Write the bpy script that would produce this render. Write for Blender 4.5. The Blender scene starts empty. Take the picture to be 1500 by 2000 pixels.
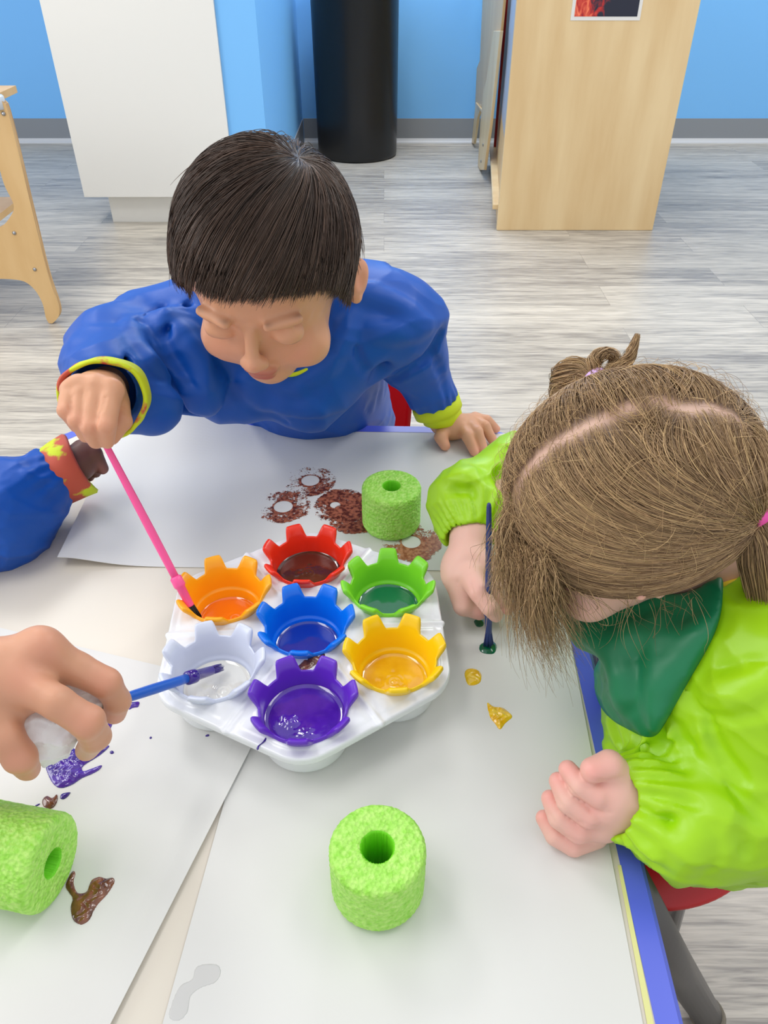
import bpy, math
import numpy as np
from mathutils import Vector, Matrix

SC = bpy.context.scene
COL = SC.collection
rng = np.random.default_rng(7)

# ------------------------------------------------------------------ camera
PITCH = math.radians(37.7); CAMH = 1.04
cam_d = bpy.data.cameras.new('camera'); cam = bpy.data.objects.new('camera', cam_d); COL.objects.link(cam)
cam_d.sensor_fit = 'HORIZONTAL'; cam_d.sensor_width = 36.0; cam_d.lens = 36.0; cam_d.clip_start = .01
cam.location = (0, 0, CAMH); cam.rotation_euler = (math.pi/2 - PITCH, 0, 0)
SC.camera = cam
# ------------------------------------------------------------------ light
SC.view_settings.view_transform = 'Standard'; SC.view_settings.look = 'None'
SC.view_settings.exposure = 0.0; SC.view_settings.gamma = 1.0; SC.view_settings.use_curve_mapping = False
SC.cycles.use_denoising = True
SC.cycles.max_bounces = 8
W = bpy.data.worlds.new('room_light'); SC.world = W; W.use_nodes = True
W.node_tree.nodes['Background'].inputs[0].default_value = (.93, .96, 1.0, 1)
W.node_tree.nodes['Background'].inputs[1].default_value = 0.84
def area(name, loc, sx, sy, power, rot=(0, 0, 0), col=(1, .985, .96)):
    l = bpy.data.lights.new(name, 'AREA'); l.shape = 'RECTANGLE'; l.size = sx; l.size_y = sy; l.energy = power; l.color = col
    o = bpy.data.objects.new(name, l); o.location = loc; o.rotation_euler = rot; COL.objects.link(o); return o
area('ceiling_panel', (-1.1, .45, 2.7), .6, 1.2, 13)
area('ceiling_panel', (1.2, .9, 2.7), .6, 1.2, 10)
area('ceiling_panel', (-1.6, 2.5, 2.7), .6, 1.2, 27)
area('ceiling_panel', (.1, 4.15, 2.7), 1.2, .5, 46)  # extra panel, added to brighten the back wall around the trash can
area('ceiling_panel', (2.0, 2.5, 2.7), .6, 1.2, 27)
area('left_fill_light', (-2.7, .55, 1.9), 1.3, 1.8, 30, rot=(0, math.radians(-62), 0), col=(.97, .985, 1))  # unseen fill lamp added on the left to brighten the boy's sheet

# ------------------------------------------------------------------ pixel -> place helpers (for measuring positions in the room)
FW = np.array([0, math.cos(PITCH), -math.sin(PITCH)]); UP = np.array([0, math.sin(PITCH), math.cos(PITCH)])
RT = np.array([1., 0, 0]); C0 = np.array([0, 0, CAMH])
def ray(px, py): return FW + (px-750)/1500*RT - (py-1000)/1500*UP
def P(px, py, z): return C0 + z*ray(px, py)
def T(px, py, h=.5):
    d = ray(px, py); return C0 + d*(h-CAMH)/d[2]
def PY(px, py, y):
    d = ray(px, py); return C0 + d*y/d[1]
def V(*a): return np.array(a, float)
def nrm(a): a = np.asarray(a, float); return a/np.linalg.norm(a)

def lin(r, g=None, b=None):
    if g is None: r, g, b = r
    f = lambda c: (c/255/12.92) if c/255 <= .04045 else ((c/255+.055)/1.055)**2.4
    return (f(r), f(g), f(b), 1)

# ------------------------------------------------------------------ materials
def mat(name, col, rough=.5, bump=None, spec=.5, sss=0, coat=0, vary=None, attr=None, metal=0, sheen=0, trans=0):
    """bump=(scale,strength,distance) or with stretch tuple; vary=(col2, scale, stretch)"""
    m = bpy.data.materials.new(name); m.use_nodes = True
    nt = m.node_tree; b = nt.nodes['Principled BSDF']; N = nt.nodes.new; Lk = nt.links.new
    b.inputs['Base Color'].default_value = col; b.inputs['Roughness'].default_value = rough
    b.inputs['Specular IOR Level'].default_value = spec; b.inputs['Metallic'].default_value = metal
    b.inputs['Coat Weight'].default_value = coat; b.inputs['Coat Roughness'].default_value = .08
    b.inputs['Sheen Weight'].default_value = sheen
    tc = N('ShaderNodeTexCoord')
    if sss:
        b.inputs['Subsurface Weight'].default_value = sss
        b.inputs['Subsurface Radius'].default_value = (1.0, .35, .18); b.inputs['Subsurface Scale'].default_value = .006
    if attr:
        a = N('ShaderNodeAttribute'); a.attribute_name = attr
        if vary:
            n = N('ShaderNodeTexNoise'); n.inputs['Scale'].default_value = vary[1]; n.inputs['Detail'].default_value = 4
            Lk(tc.outputs['Object'], n.inputs['Vector'])
            mx = N('ShaderNodeMixRGB'); mx.blend_type = 'MULTIPLY'; mx.inputs[0].default_value = vary[2]
            cr = N('ShaderNodeValToRGB'); cr.color_ramp.elements[0].color = vary[0]; cr.color_ramp.elements[0].position = .35
            cr.color_ramp.elements[1].position = .65
            Lk(n.outputs['Fac'], cr.inputs[0]); Lk(a.outputs['Color'], mx.inputs[1]); Lk(cr.outputs[0], mx.inputs[2])
            Lk(mx.outputs[0], b.inputs['Base Color'])
        else: Lk(a.outputs['Color'], b.inputs['Base Color'])
    elif vary:
        mp = N('ShaderNodeMapping'); Lk(tc.outputs['Object'], mp.inputs[0])
        mp.inputs['Scale'].default_value = vary[2]
        n = N('ShaderNodeTexNoise'); n.inputs['Scale'].default_value = vary[1]; n.inputs['Detail'].default_value = 6
        Lk(mp.outputs[0], n.inputs['Vector'])
        cr = N('ShaderNodeValToRGB'); cr.color_ramp.elements[0].color = col; cr.color_ramp.elements[1].color = vary[0]
        cr.color_ramp.elements[0].position = .35; cr.color_ramp.elements[1].position = .68
        Lk(n.outputs['Fac'], cr.inputs[0]); Lk(cr.outputs[0], b.inputs['Base Color'])
    if bump:
        kind = bump[3] if len(bump) > 3 else 'noise'
        if kind == 'voronoi':
            n = N('ShaderNodeTexVoronoi'); n.inputs['Scale'].default_value = bump[0]; out = n.outputs['Distance']
        else:
            n = N('ShaderNodeTexNoise'); n.inputs['Scale'].default_value = bump[0]; n.inputs['Detail'].default_value = 4; out = n.outputs['Fac']
        Lk(tc.outputs['Object'], n.inputs['Vector'])
        bp = N('ShaderNodeBump'); bp.inputs['Strength'].default_value = bump[1]; bp.inputs['Distance'].default_value = bump[2]
        Lk(out, bp.inputs['Height']); Lk(bp.outputs[0], b.inputs['Normal'])
    return m

def floor_mat():
    m = bpy.data.materials.new('grey_oak_planks'); m.use_nodes = True
    nt = m.node_tree; b = nt.nodes['Principled BSDF']; N = nt.nodes.new; Lk = nt.links.new
    tc = N('ShaderNodeTexCoord')
    br = N('ShaderNodeTexBrick'); br.inputs['Scale'].default_value = 1; br.inputs['Brick Width'].default_value = 1.22
    br.inputs['Row Height'].default_value = .178; br.inputs['Mortar Size'].default_value = .0009; br.offset = .37
    br.inputs['Color1'].default_value = (0, 0, 0, 1); br.inputs['Color2'].default_value = (1, 1, 1, 1); br.inputs['Mortar'].default_value = (.5, .5, .5, 1)
    br.inputs['Mortar Smooth'].default_value = .2
    Lk(tc.outputs['Object'], br.inputs['Vector'])
    mp = N('ShaderNodeMapping'); mp.inputs['Scale'].default_value = (1.1, 14, 1); Lk(tc.outputs['Object'], mp.inputs[0])
    ad = N('ShaderNodeVectorMath'); ad.operation = 'ADD'; Lk(mp.outputs[0], ad.inputs[0])
    sc = N('ShaderNodeVectorMath'); sc.operation = 'SCALE'; sc.inputs['Scale'].default_value = 7.3; Lk(br.outputs['Color'], sc.inputs[0]); Lk(sc.outputs[0], ad.inputs[1])
    n1 = N('ShaderNodeTexNoise'); n1.inputs['Scale'].default_value = 2.2; n1.inputs['Detail'].default_value = 7; n1.inputs['Roughness'].default_value = .62; n1.inputs['Distortion'].default_value = .9
    Lk(ad.outputs[0], n1.inputs['Vector'])
    mp2 = N('ShaderNodeMapping'); mp2.inputs['Scale'].default_value = (5, 90, 1); Lk(tc.outputs['Object'], mp2.inputs[0])
    n2 = N('ShaderNodeTexNoise'); n2.inputs['Scale'].default_value = 2.5; n2.inputs['Detail'].default_value = 5; n2.inputs['Distortion'].default_value = .6
    Lk(mp2.outputs[0], n2.inputs['Vector'])
    m1 = N('ShaderNodeMath'); m1.operation = 'MULTIPLY_ADD'; m1.inputs[1].default_value = .45; Lk(n2.outputs['Fac'], m1.inputs[0])
    m0 = N('ShaderNodeMath'); m0.operation = 'MULTIPLY'; m0.inputs[1].default_value = .62; Lk(n1.outputs['Fac'], m0.inputs[0]); Lk(m0.outputs[0], m1.inputs[2])
    m2 = N('ShaderNodeMath'); m2.operation = 'MULTIPLY_ADD'; m2.inputs[1].default_value = .10; Lk(br.outputs['Color'], m2.inputs[0]); Lk(m1.outputs[0], m2.inputs[2])
    cr = N('ShaderNodeValToRGB'); e = cr.color_ramp.elements
    e[0].position = .36; e[0].color = lin(122, 117, 112); e[1].position = .76; e[1].color = lin(210, 203, 190)
    k = e.new(.48); k.color = lin(148, 143, 136); k = e.new(.6); k.color = lin(182, 176, 165)
    Lk(m2.outputs[0], cr.inputs[0])
    mo = N('ShaderNodeMixRGB'); mo.inputs[2].default_value = lin(105, 100, 96)
    mf = N('ShaderNodeMath'); mf.operation = 'MULTIPLY'; mf.inputs[1].default_value = .45; Lk(br.outputs['Fac'], mf.inputs[0]); Lk(mf.outputs[0], mo.inputs[0])
    Lk(cr.outputs[0], mo.inputs[1]); Lk(mo.outputs[0], b.inputs['Base Color'])
    b.inputs['Roughness'].default_value = .38; b.inputs['Specular IOR Level'].default_value = .4
    bp = N('ShaderNodeBump'); bp.inputs['Strength'].default_value = .12; bp.inputs['Distance'].default_value = .002
    Lk(n2.outputs['Fac'], bp.inputs['Height']); Lk(bp.outputs[0], b.inputs['Normal'])
    return m

def smear_mat(name, c1, c2, scale, stretch, rough=.12):
    m = mat(name, c1, rough, spec=.6, vary=(c2, scale, stretch), coat=.6)
    nt = m.node_tree; b = nt.nodes['Principled BSDF']
    tc = nt.nodes.new('ShaderNodeTexCoord'); mp = nt.nodes.new('ShaderNodeMapping'); mp.inputs['Scale'].default_value = stretch
    n = nt.nodes.new('ShaderNodeTexNoise'); n.inputs['Scale'].default_value = scale*1.3
    nt.links.new(tc.outputs['Object'], mp.inputs[0]); nt.links.new(mp.outputs[0], n.inputs['Vector'])
    bp = nt.nodes.new('ShaderNodeBump'); bp.inputs['Strength'].default_value = .45; bp.inputs['Distance'].default_value = .001
    nt.links.new(n.outputs['Fac'], bp.inputs['Height']); nt.links.new(bp.outputs[0], b.inputs['Normal'])
    return m

def print_mat(name, cover, c1, c2, scale=330):
    """dry brown paint printed by a foam ring: ragged flecks with bare paper between"""
    m = bpy.data.materials.new(name); m.use_nodes = True
    nt = m.node_tree; b = nt.nodes['Principled BSDF']; N = nt.nodes.new; Lk = nt.links.new
    tc = N('ShaderNodeTexCoord')
    n = N('ShaderNodeTexNoise'); n.inputs['Scale'].default_value = scale; n.inputs['Detail'].default_value = 5; n.inputs['Distortion'].default_value = 1.2
    Lk(tc.outputs['Object'], n.inputs['Vector'])
    n2 = N('ShaderNodeTexNoise'); n2.inputs['Scale'].default_value = 38; n2.inputs['Detail'].default_value = 2; Lk(tc.outputs['Object'], n2.inputs['Vector'])
    a = N('ShaderNodeAttribute'); a.attribute_name = 'edge'
    s = N('ShaderNodeMath'); s.operation = 'MULTIPLY_ADD'; s.inputs[1].default_value = .9; Lk(n2.outputs['Fac'], s.inputs[0]); Lk(n.outputs['Fac'], s.inputs[2])
    s2 = N('ShaderNodeMath'); s2.operation = 'ADD'; Lk(s.outputs[0], s2.inputs[0]); Lk(a.outputs['Fac'], s2.inputs[1])
    r = N('ShaderNodeMapRange'); r.inputs['From Min'].default_value = 1.34-cover; r.inputs['From Max'].default_value = 1.36-cover+.04; Lk(s2.outputs[0], r.inputs['Value'])
    Lk(r.outputs[0], b.inputs['Alpha'])
    n3 = N('ShaderNodeTexNoise'); n3.inputs['Scale'].default_value = 260; n3.inputs['Detail'].default_value = 4; Lk(tc.outputs['Object'], n3.inputs['Vector'])
    cr = N('ShaderNodeValToRGB'); cr.color_ramp.elements[0].position = .4; cr.color_ramp.elements[1].position = .62
    cr.color_ramp.elements[0].color = c1; cr.color_ramp.elements[1].color = c2
    Lk(n3.outputs['Fac'], cr.inputs[0]); Lk(cr.outputs[0], b.inputs['Base Color'])
    b.inputs['Roughness'].default_value = .35
    return m

M = {}
M['wall'] = mat('sky_blue_wall_paint', lin(122, 192, 252), .5, bump=(160, .06, .001))
M['wallface'] = M['wall']
M['base'] = mat('grey_vinyl_base', lin(140, 145, 151), .45)
M['baselip'] = mat('pale_vinyl_lip', lin(200, 203, 207), .4)
M['cab'] = mat('white_laminate', lin(232, 232, 228), .35)
M['black'] = mat('black_plastic', lin(22, 22, 24), .32, bump=(600, .1, .0005))
M['ply'] = mat('birch_plywood', lin(214, 184, 136), .38, vary=(lin(226, 201, 156), 2.6, (5, 5, .7)))
M['plyedge'] = mat('plywood_edge', lin(170, 128, 80), .5, vary=(lin(214, 178, 124), 1, (150, 150, 3)))
M['orangeply'] = mat('honey_plywood', lin(208, 168, 112), .38, vary=(lin(220, 184, 130), 3, (4, 4, 1)))
M['steel'] = mat('steel', lin(160, 160, 162), .3, metal=1)
M['board'] = mat('grey_board', lin(168, 172, 182), .35)
M['redtrim'] = mat('red_trim', lin(170, 22, 28), .4)
M['clear'] = mat('clear_plastic', lin(205, 215, 225), .2)
M['tabletop'] = mat('cream_laminate', lin(222, 214, 200), .35)
M['periwinkle'] = mat('periwinkle_edging', lin(88, 104, 222), .35)
M['legmetal'] = mat('grey_painted_steel', lin(98, 95, 94), .35, metal=.4, bump=(90, .15, .001))
M['legcap'] = mat('grey_foot', lin(120, 112, 98), .4)
M['paper'] = mat('white_paper', lin(222, 221, 218), .6, bump=(500, .05, .0004))
M['damp'] = mat('damp_mark', lin(206, 205, 203), .6)
M['redchair'] = mat('red_moulded_plastic', lin(190, 12, 22), .33, bump=(500, .15, .0005))
M['foam'] = mat('lime_foam', lin(152, 224, 72), .55, sss=.0, vary=(lin(192, 242, 122), 260, (1, 1, 1)), bump=(360, .8, .0016, 'voronoi'))
M['foamin'] = mat('foam_core', lin(116, 218, 26), .6)
M['tray'] = mat('white_tray_plastic', lin(232, 234, 238), .22, spec=.6)
M['blue'] = mat('blue_nylon', lin(8, 80, 176), .45, bump=(900, .15, .0004), spec=.35)
M['cuffy'] = mat('yellow_green_cuff', lin(206, 222, 22), .6, bump=(900, .3, .0005))
M['lime'] = mat('lime_nylon', lin(162, 214, 12), .40, bump=(900, .1, .0004))
M['bib'] = mat('green_nylon', lin(14, 122, 78), .42, bump=(900, .1, .0004))
M['ytrim'] = mat('yellow_trim', lin(240, 206, 40), .5)
M['skin'] = mat('skin', (1, 1, 1, 1), .45, sss=.12, attr='Col', spec=.35, bump=(420, .12, .0006))
M['hairc'] = mat('hair', (1, 1, 1, 1), .44, attr='Col', spec=.45)
M['jeans'] = mat('dark_trousers', lin(40, 46, 66), .8)
M['shoe'] = mat('shoe', lin(70, 70, 78), .7)
M['tissue'] = mat('white_tissue', lin(236, 236, 238), .8, bump=(60, .5, .004))
M['pinkp'] = mat('pink_plastic', lin(255, 92, 160), .3)
M['bluep'] = mat('blue_plastic', lin(36, 96, 196), .3)
M['navyp'] = mat('navy_plastic', lin(44, 62, 122), .35)
M['bristle'] = mat('black_bristle', lin(24, 23, 22), .6)
M['white_p'] = mat('white_plastic', lin(214, 220, 238), .25, spec=.6)
M['lilac'] = mat('lilac_elastic', lin(214, 176, 226), .5)
M['pinke'] = mat('hot_pink_elastic', lin(246, 84, 176), .45)
M['ymelt'] = mat('yellow_stain', lin(224, 222, 150), .4)
M['yel_cuff_stained'] = None

# ------------------------------------------------------------------ object helpers
def tag(o, label=None, cat=None, group=None, kind=None):
    if label: o['label'] = label
    if cat: o['category'] = cat
    if group: o['group'] = group
    if kind: o['kind'] = kind
    return o
def empty(name, loc, label, cat, group=None):
    o = bpy.data.objects.new(name, None); o.empty_display_size = .02; COL.objects.link(o); o.location = tuple(loc)
    return tag(o, label, cat, group)
def link(name, me, m, parent=None, smooth=True):
    me.materials.append(m)
    if smooth: me.polygons.foreach_set('use_smooth', [True]*len(me.polygons))
    o = bpy.data.objects.new(name, me); COL.objects.link(o)
    if parent is not None:
        bpy.context.view_layer.update()
        o.parent = parent; o.matrix_parent_inverse = parent.matrix_world.inverted()
    return o
def np_mesh(name, verts, faces, m, parent=None, cols=None, smooth=True, extra=None):
    verts = np.asarray(verts, np.float32); faces = np.asarray(faces, np.int32)
    me = bpy.data.meshes.new(name); k = faces.shape[1]
    me.vertices.add(len(verts)); me.vertices.foreach_set('co', verts.ravel())
    me.loops.add(faces.size); me.loops.foreach_set('vertex_index', faces.ravel())
    me.polygons.add(len(faces)); me.polygons.foreach_set('loop_start', np.arange(0, faces.size, k, dtype=np.int32))
    me.update(calc_edges=True)
    if cols is not None:
        a = me.color_attributes.new('Col', 'FLOAT_COLOR', 'POINT')
        c4 = np.ones((len(verts), 4), np.float32); c4[:, :3] = cols; a.data.foreach_set('color', c4.ravel())
    if extra is not None:
        a = me.attributes.new(extra[0], 'FLOAT', 'POINT'); a.data.foreach_set('value', np.asarray(extra[1], np.float32))
    return link(name, me, m, parent, smooth)
def py_mesh(name, verts, faces, m, parent=None, smooth=False, bevel=0, seg=2):
    me = bpy.data.meshes.new(name); me.from_pydata([tuple(v) for v in verts], [], faces); me.update()
    o = link(name, me, m, parent, smooth)
    if bevel:
        b = o.modifiers.new('b', 'BEVEL'); b.width = bevel; b.segments = seg; b.limit_method = 'ANGLE'; b.angle_limit = .6
        if smooth: pass
    return o
def box(name, lo, hi, m, parent=None, bevel=0, seg=2):
    x0, y0, z0 = lo; x1, y1, z1 = hi
    v = [(x0,y0,z0),(x1,y0,z0),(x1,y1,z0),(x0,y1,z0),(x0,y0,z1),(x1,y0,z1),(x1,y1,z1),(x0,y1,z1)]
    f = [(0,3,2,1),(4,5,6,7),(0,1,5,4),(1,2,6,5),(2,3,7,6),(3,0,4,7)]
    return py_mesh(name, v, f, m, parent, bevel=bevel, seg=seg)
def prism(name, poly, d, m, parent=None, bevel=0, smooth=False):
    """poly: list of 3d points (planar), extruded by vector d"""
    n = len(poly); v = [tuple(p) for p in poly] + [tuple(np.asarray(p)+d) for p in poly]
    f = [tuple(range(n)), tuple(range(2*n-1, n-1, -1))] + [((i+1) % n, i, i+n, (i+1) % n+n) for i in range(n)]
    me = bpy.data.meshes.new(name); me.from_pydata(v, [], f); me.update()
    import bmesh
    bm = bmesh.new(); bm.from_mesh(me); bmesh.ops.recalc_face_normals(bm, faces=bm.faces); bm.to_mesh(me); bm.free()
    o = link(name, me, m, parent, smooth)
    if bevel:
        b = o.modifiers.new('b', 'BEVEL'); b.width = bevel; b.segments = 2; b.limit_method = 'ANGLE'; b.angle_limit = .7
    return o
def spline(pts, n=8, closed=False):
    pts = [np.asarray(p, float) for p in pts]; out = []
    N = len(pts); rngi = range(N if closed else N-1)
    for i in rngi:
        p1 = pts[i]; p2 = pts[(i+1) % N]
        p0 = pts[(i-1) % N] if (closed or i > 0) else p1; p3 = pts[(i+2) % N] if (closed or i < N-2) else p2
        for k in range(n):
            t = k/n; out.append(.5*((2*p1)+(-p0+p2)*t+(2*p0-5*p1+4*p2-p3)*t*t+(-p0+3*p1-3*p2+p3)*t**3))
    if not closed: out.append(pts[-1])
    return np.array(out)
def tube_arrays(pts, rads, seg=16, caps=True, elong=None):
    pts = np.asarray(pts, float); n = len(pts); rads = np.broadcast_to(np.asarray(rads, float), (n,))
    t = np.gradient(pts, axis=0); t /= np.linalg.norm(t, axis=1)[:, None]+1e-12
    ref = V(0, 0, 1) if abs(t[0][2]) < .9 else V(1, 0, 0)
    u = np.cross(t[0], ref); u /= np.linalg.norm(u); V_ = []
    for i in range(n):
        u = u - t[i]*np.dot(u, t[i]); u /= np.linalg.norm(u); w = np.cross(t[i], u)
        a = np.linspace(0, 2*math.pi, seg, endpoint=False)
        V_.append(pts[i] + rads[i]*(np.cos(a)[:, None]*u+np.sin(a)[:, None]*w))
    v = np.concatenate(V_); f = []
    for i in range(n-1):
        for k in range(seg): f.append((i*seg+k, i*seg+(k+1) % seg, (i+1)*seg+(k+1) % seg, (i+1)*seg+k))
    v = [tuple(x) for x in v]
    if caps: f.append(tuple(range(seg-1, -1, -1))); f.append(tuple((n-1)*seg+k for k in range(seg)))
    return v, f
def tube(name, pts, rads, m, parent=None, seg=16):
    v, f = tube_arrays(pts, rads, seg); return py_mesh(name, v, f, m, parent, smooth=True)
def lathe(name, prof, m, parent=None, seg=64, center=(0, 0, 0), axis=None, smooth=True):
    """prof list of (r,z)"""
    a = np.linspace(0, 2*math.pi, seg, endpoint=False); v = []; c = np.asarray(center, float)
    A = np.eye(3) if axis is None else frame_z(axis)
    for r, z in prof:
        q = np.stack([r*np.cos(a), r*np.sin(a), np.full(seg, z)], 1); v += [tuple(x) for x in q@A.T + c]
    f = []; n = len(prof)
    for i in range(n-1):
        for k in range(seg): f.append((i*seg+k, i*seg+(k+1) % seg, (i+1)*seg+(k+1) % seg, (i+1)*seg+k))
    f.append(tuple(range(seg-1, -1, -1))); f.append(tuple((n-1)*seg+k for k in range(seg)))
    return py_mesh(name, v, f, m, parent, smooth=smooth)
def frame_z(d):
    z = nrm(d); x = np.cross(V(0, 1, 0) if abs(z[1]) < .9 else V(1, 0, 0), z); x = nrm(x); y = np.cross(z, x)
    return np.stack([x, y, z], 1)

# ------------------------------------------------------------------ implicit-surface modelling (sparse surface nets)
def cap(a, b, ra, rb=None):
    a = np.asarray(a, np.float32); b = np.asarray(b, np.float32); rb = ra if rb is None else rb
    ba = b-a; L = float(ba@ba)+1e-12
    def f(p):
        t = np.clip((p-a)@ba/L, 0, 1); return np.linalg.norm(p-a-t[:, None]*ba, axis=1)-(ra+(rb-ra)*t)
    return f
def ball(c, r): return cap(c, c, r)
def ell(c, r, A=None):
    c = np.asarray(c, np.float32); r = np.asarray(r, np.float32); A = np.eye(3, dtype=np.float32) if A is None else np.asarray(A, np.float32)
    def f(p):
        q = (p-c)@A; k0 = np.linalg.norm(q/r, axis=1); k1 = np.linalg.norm(q/(r*r), axis=1)+1e-9
        return np.where(k0 < 1e-3, -r.min(), k0*(k0-1)/k1)
    return f
def boxf(c, h, r=0, A=None):
    c = np.asarray(c, np.float32); h = np.asarray(h, np.float32); A = np.eye(3, dtype=np.float32) if A is None else np.asarray(A, np.float32)
    def f(p):
        q = np.abs((p-c)@A)-h+r
        return np.linalg.norm(np.maximum(q, 0), axis=1)+np.minimum(q.max(1), 0)-r
    return f
def half(p0, n):
    p0 = np.asarray(p0, np.float32); n = nrm(n).astype(np.float32)
    return lambda p: (p-p0)@n
def chain(pts, rads, k, k0=None, kind='add'):
    return [(kind, cap(pts[i], pts[i+1], rads[i], rads[i+1]), k if i or k0 is None else k0) for i in range(len(pts)-1)]
def sdf_eval(ops, p, cen=None, bid=None, rad=0):
    D = np.full(len(p), 1.0, np.float32); n = 0 if cen is None else len(cen); km = max([o[2] for o in ops]+[0])
    for kind, f, k in ops:
        if cen is not None and kind in ('add', 'sub'):
            fc = f(cen); mb = fc < rad*2.0+k+2*km+.004
            if not mb.any(): continue
            if mb.all(): idx = slice(None)
            else: idx = np.repeat(mb, len(p)//n)
        else: idx = slice(None)
        q = p[idx]; d = D[idx]; e = f(q) if kind != 'disp' else f(q, d)
        if kind == 'add':
            if k > 0:
                h = np.clip(.5+.5*(d-e)/k, 0, 1); d = d*(1-h)+e*h-k*h*(1-h)
            else: d = np.minimum(d, e)
        elif kind == 'sub':
            e = -e
            if k > 0:
                h = np.clip(.5+.5*(e-d)/k, 0, 1); d = d*(1-h)+e*h+k*h*(1-h)
            else: d = np.maximum(d, e)
        elif kind == 'int':
            if k > 0:
                h = np.clip(.5+.5*(e-d)/k, 0, 1); d = d*(1-h)+e*h+k*h*(1-h)
            else: d = np.maximum(d, e)
        elif kind == 'disp': d = d+e
        D[idx] = d
    return D
def sdf_mesh(ops, vox, lo, hi):
    B = 8; s = B*vox; lo = np.floor(np.asarray(lo)/s).astype(int); hi = np.ceil(np.asarray(hi)/s).astype(int)
    g = np.stack(np.meshgrid(*[np.arange(lo[i], hi[i]) for i in range(3)], indexing='ij'), -1).reshape(-1, 3)
    cen = ((g+.5)*s).astype(np.float32); rad = s*.87
    D = np.concatenate([sdf_eval(ops, cen[i:i+60000]) for i in range(0, len(cen), 60000)])
    act = g[np.abs(D) < rad*2.1+.005]
    cr = np.stack(np.meshgrid(*[np.arange(B+1)]*3, indexing='ij'), -1).reshape(-1, 3)
    keys = []; pos = []; quads = []
    E = [((0,0,0),(1,0,0)),((0,1,0),(1,1,0)),((0,0,1),(1,0,1)),((0,1,1),(1,1,1)),((0,0,0),(0,1,0)),((1,0,0),(1,1,0)),((0,0,1),(0,1,1)),((1,0,1),(1,1,1)),((0,0,0),(0,0,1)),((1,0,0),(1,0,1)),((0,1,0),(0,1,1)),((1,1,0),(1,1,1))]
    off = (lo*B-2).astype(np.int64); dim = ((hi-lo)*B+8).astype(np.int64)
    def key(ijk): q = ijk-off; return (q[..., 0]*dim[1]+q[..., 1])*dim[2]+q[..., 2]
    for i in range(0, len(act), 500):
        blk = act[i:i+500]; gi = blk[:, None, :]*B+cr[None]
        p = (gi*vox).reshape(-1, 3).astype(np.float32)
        d = sdf_eval(ops, p, ((blk+.5)*s).astype(np.float32), None, rad).reshape(-1, B+1, B+1, B+1)
        d = np.where(d == 0, 1e-9, d); ins = d < 0
        c = [ins[:, a:a+B, b:b+B, e:e+B] for a in (0, 1) for b in (0, 1) for e in (0, 1)]
        cnt = sum(x.astype(np.int8) for x in c); m = (cnt > 0) & (cnt < 8)
        n_, a_, b_, c_ = np.nonzero(m)
        if not len(n_): continue
        loc = np.stack([a_, b_, c_], 1); ijk = blk[n_]*B+loc
        acc = np.zeros((len(n_), 3)); w = np.zeros(len(n_))
        for (e0, e1) in E:
            d0 = d[n_, a_+e0[0], b_+e0[1], c_+e0[2]]; d1 = d[n_, a_+e1[0], b_+e1[1], c_+e1[2]]
            x = (d0 < 0) != (d1 < 0); t = np.where(x, d0/(d0-d1+1e-20), 0)
            q = np.array(e0)+t[:, None]*(np.array(e1)-np.array(e0)); acc += q*x[:, None]; w += x
        keys.append(key(ijk)); pos.append((ijk+acc/w[:, None])*vox)
        d0 = d[n_, a_, b_, c_]
        for ax in range(3):
            o = [0, 0, 0]; o[ax] = 1
            d1 = d[n_, a_+o[0], b_+o[1], c_+o[2]]; x = (d0 < 0) != (d1 < 0); ij = ijk[x]
            b1 = np.zeros(3, int); b1[(ax+1) % 3] = 1; b2 = np.zeros(3, int); b2[(ax+2) % 3] = 1
            q = np.stack([key(ij), key(ij-b1), key(ij-b1-b2), key(ij-b2)], 1)
            fl = d0[x] > 0; q[fl] = q[fl][:, ::-1]; quads.append(q)
    keys = np.concatenate(keys); pos = np.concatenate(pos); quads = np.concatenate(quads)
    u, ix = np.unique(keys, return_index=True); pos = pos[ix]
    f = np.searchsorted(u, quads); f[f >= len(u)] = 0; ok = (u[f] == quads).all(1)
    return pos, f[ok]
def cshade(verts, base, spots):
    """skin colouring: spots = (centre, radius, rgb, strength)"""
    c = np.tile(np.array(base[:3]), (len(verts), 1))
    for (q, r, col, s) in spots:
        d = np.linalg.norm(verts-np.asarray(q), axis=1); w = s*np.exp(-(d/r)**2)
        c = c*(1-w[:, None])+np.array(col[:3])*w[:, None]
    return c
def surfz(ops, px, py, z0=.3, z1=1.3):
    t = np.linspace(z0, z1, 500); p = (C0+t[:, None]*ray(px, py)).astype(np.float32); d = sdf_eval(ops, p); i = int((d < 0).argmax())
    if not (d < 0).any(): return float(t[int(d.argmin())])
    return float(t[max(i-1, 0)])
def folds(ops, lines, r=.004, k=.009, off=-.0015, kind='sub'):
    out = []; base = list(ops)
    for L_ in lines:
        q = spline([V(a, b, 0) for a, b in L_], 3); zz = [surfz(base, a[0], a[1]) for a in q]; md = sorted(zz)[len(zz)//2]
        zz = [min(max(z, md-.04), md+.03) for z in zz]
        for i_ in range(1, len(zz)): zz[i_] = min(max(zz[i_], zz[i_-1]-.012), zz[i_-1]+.012)
        pts = [P(a[0], a[1], z+off) for a, z in zip(q, zz)]
        n_ = len(pts); rr = [r*(.35+.65*math.sin(math.pi*min(1, max(0, (i_+.6)/n_)))) for i_ in range(n_)]
        out += [(kind, cap(pts[i_], pts[i_+1], rr[i_], rr[i_+1]), k) for i_ in range(n_-1)]
    return out
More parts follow.
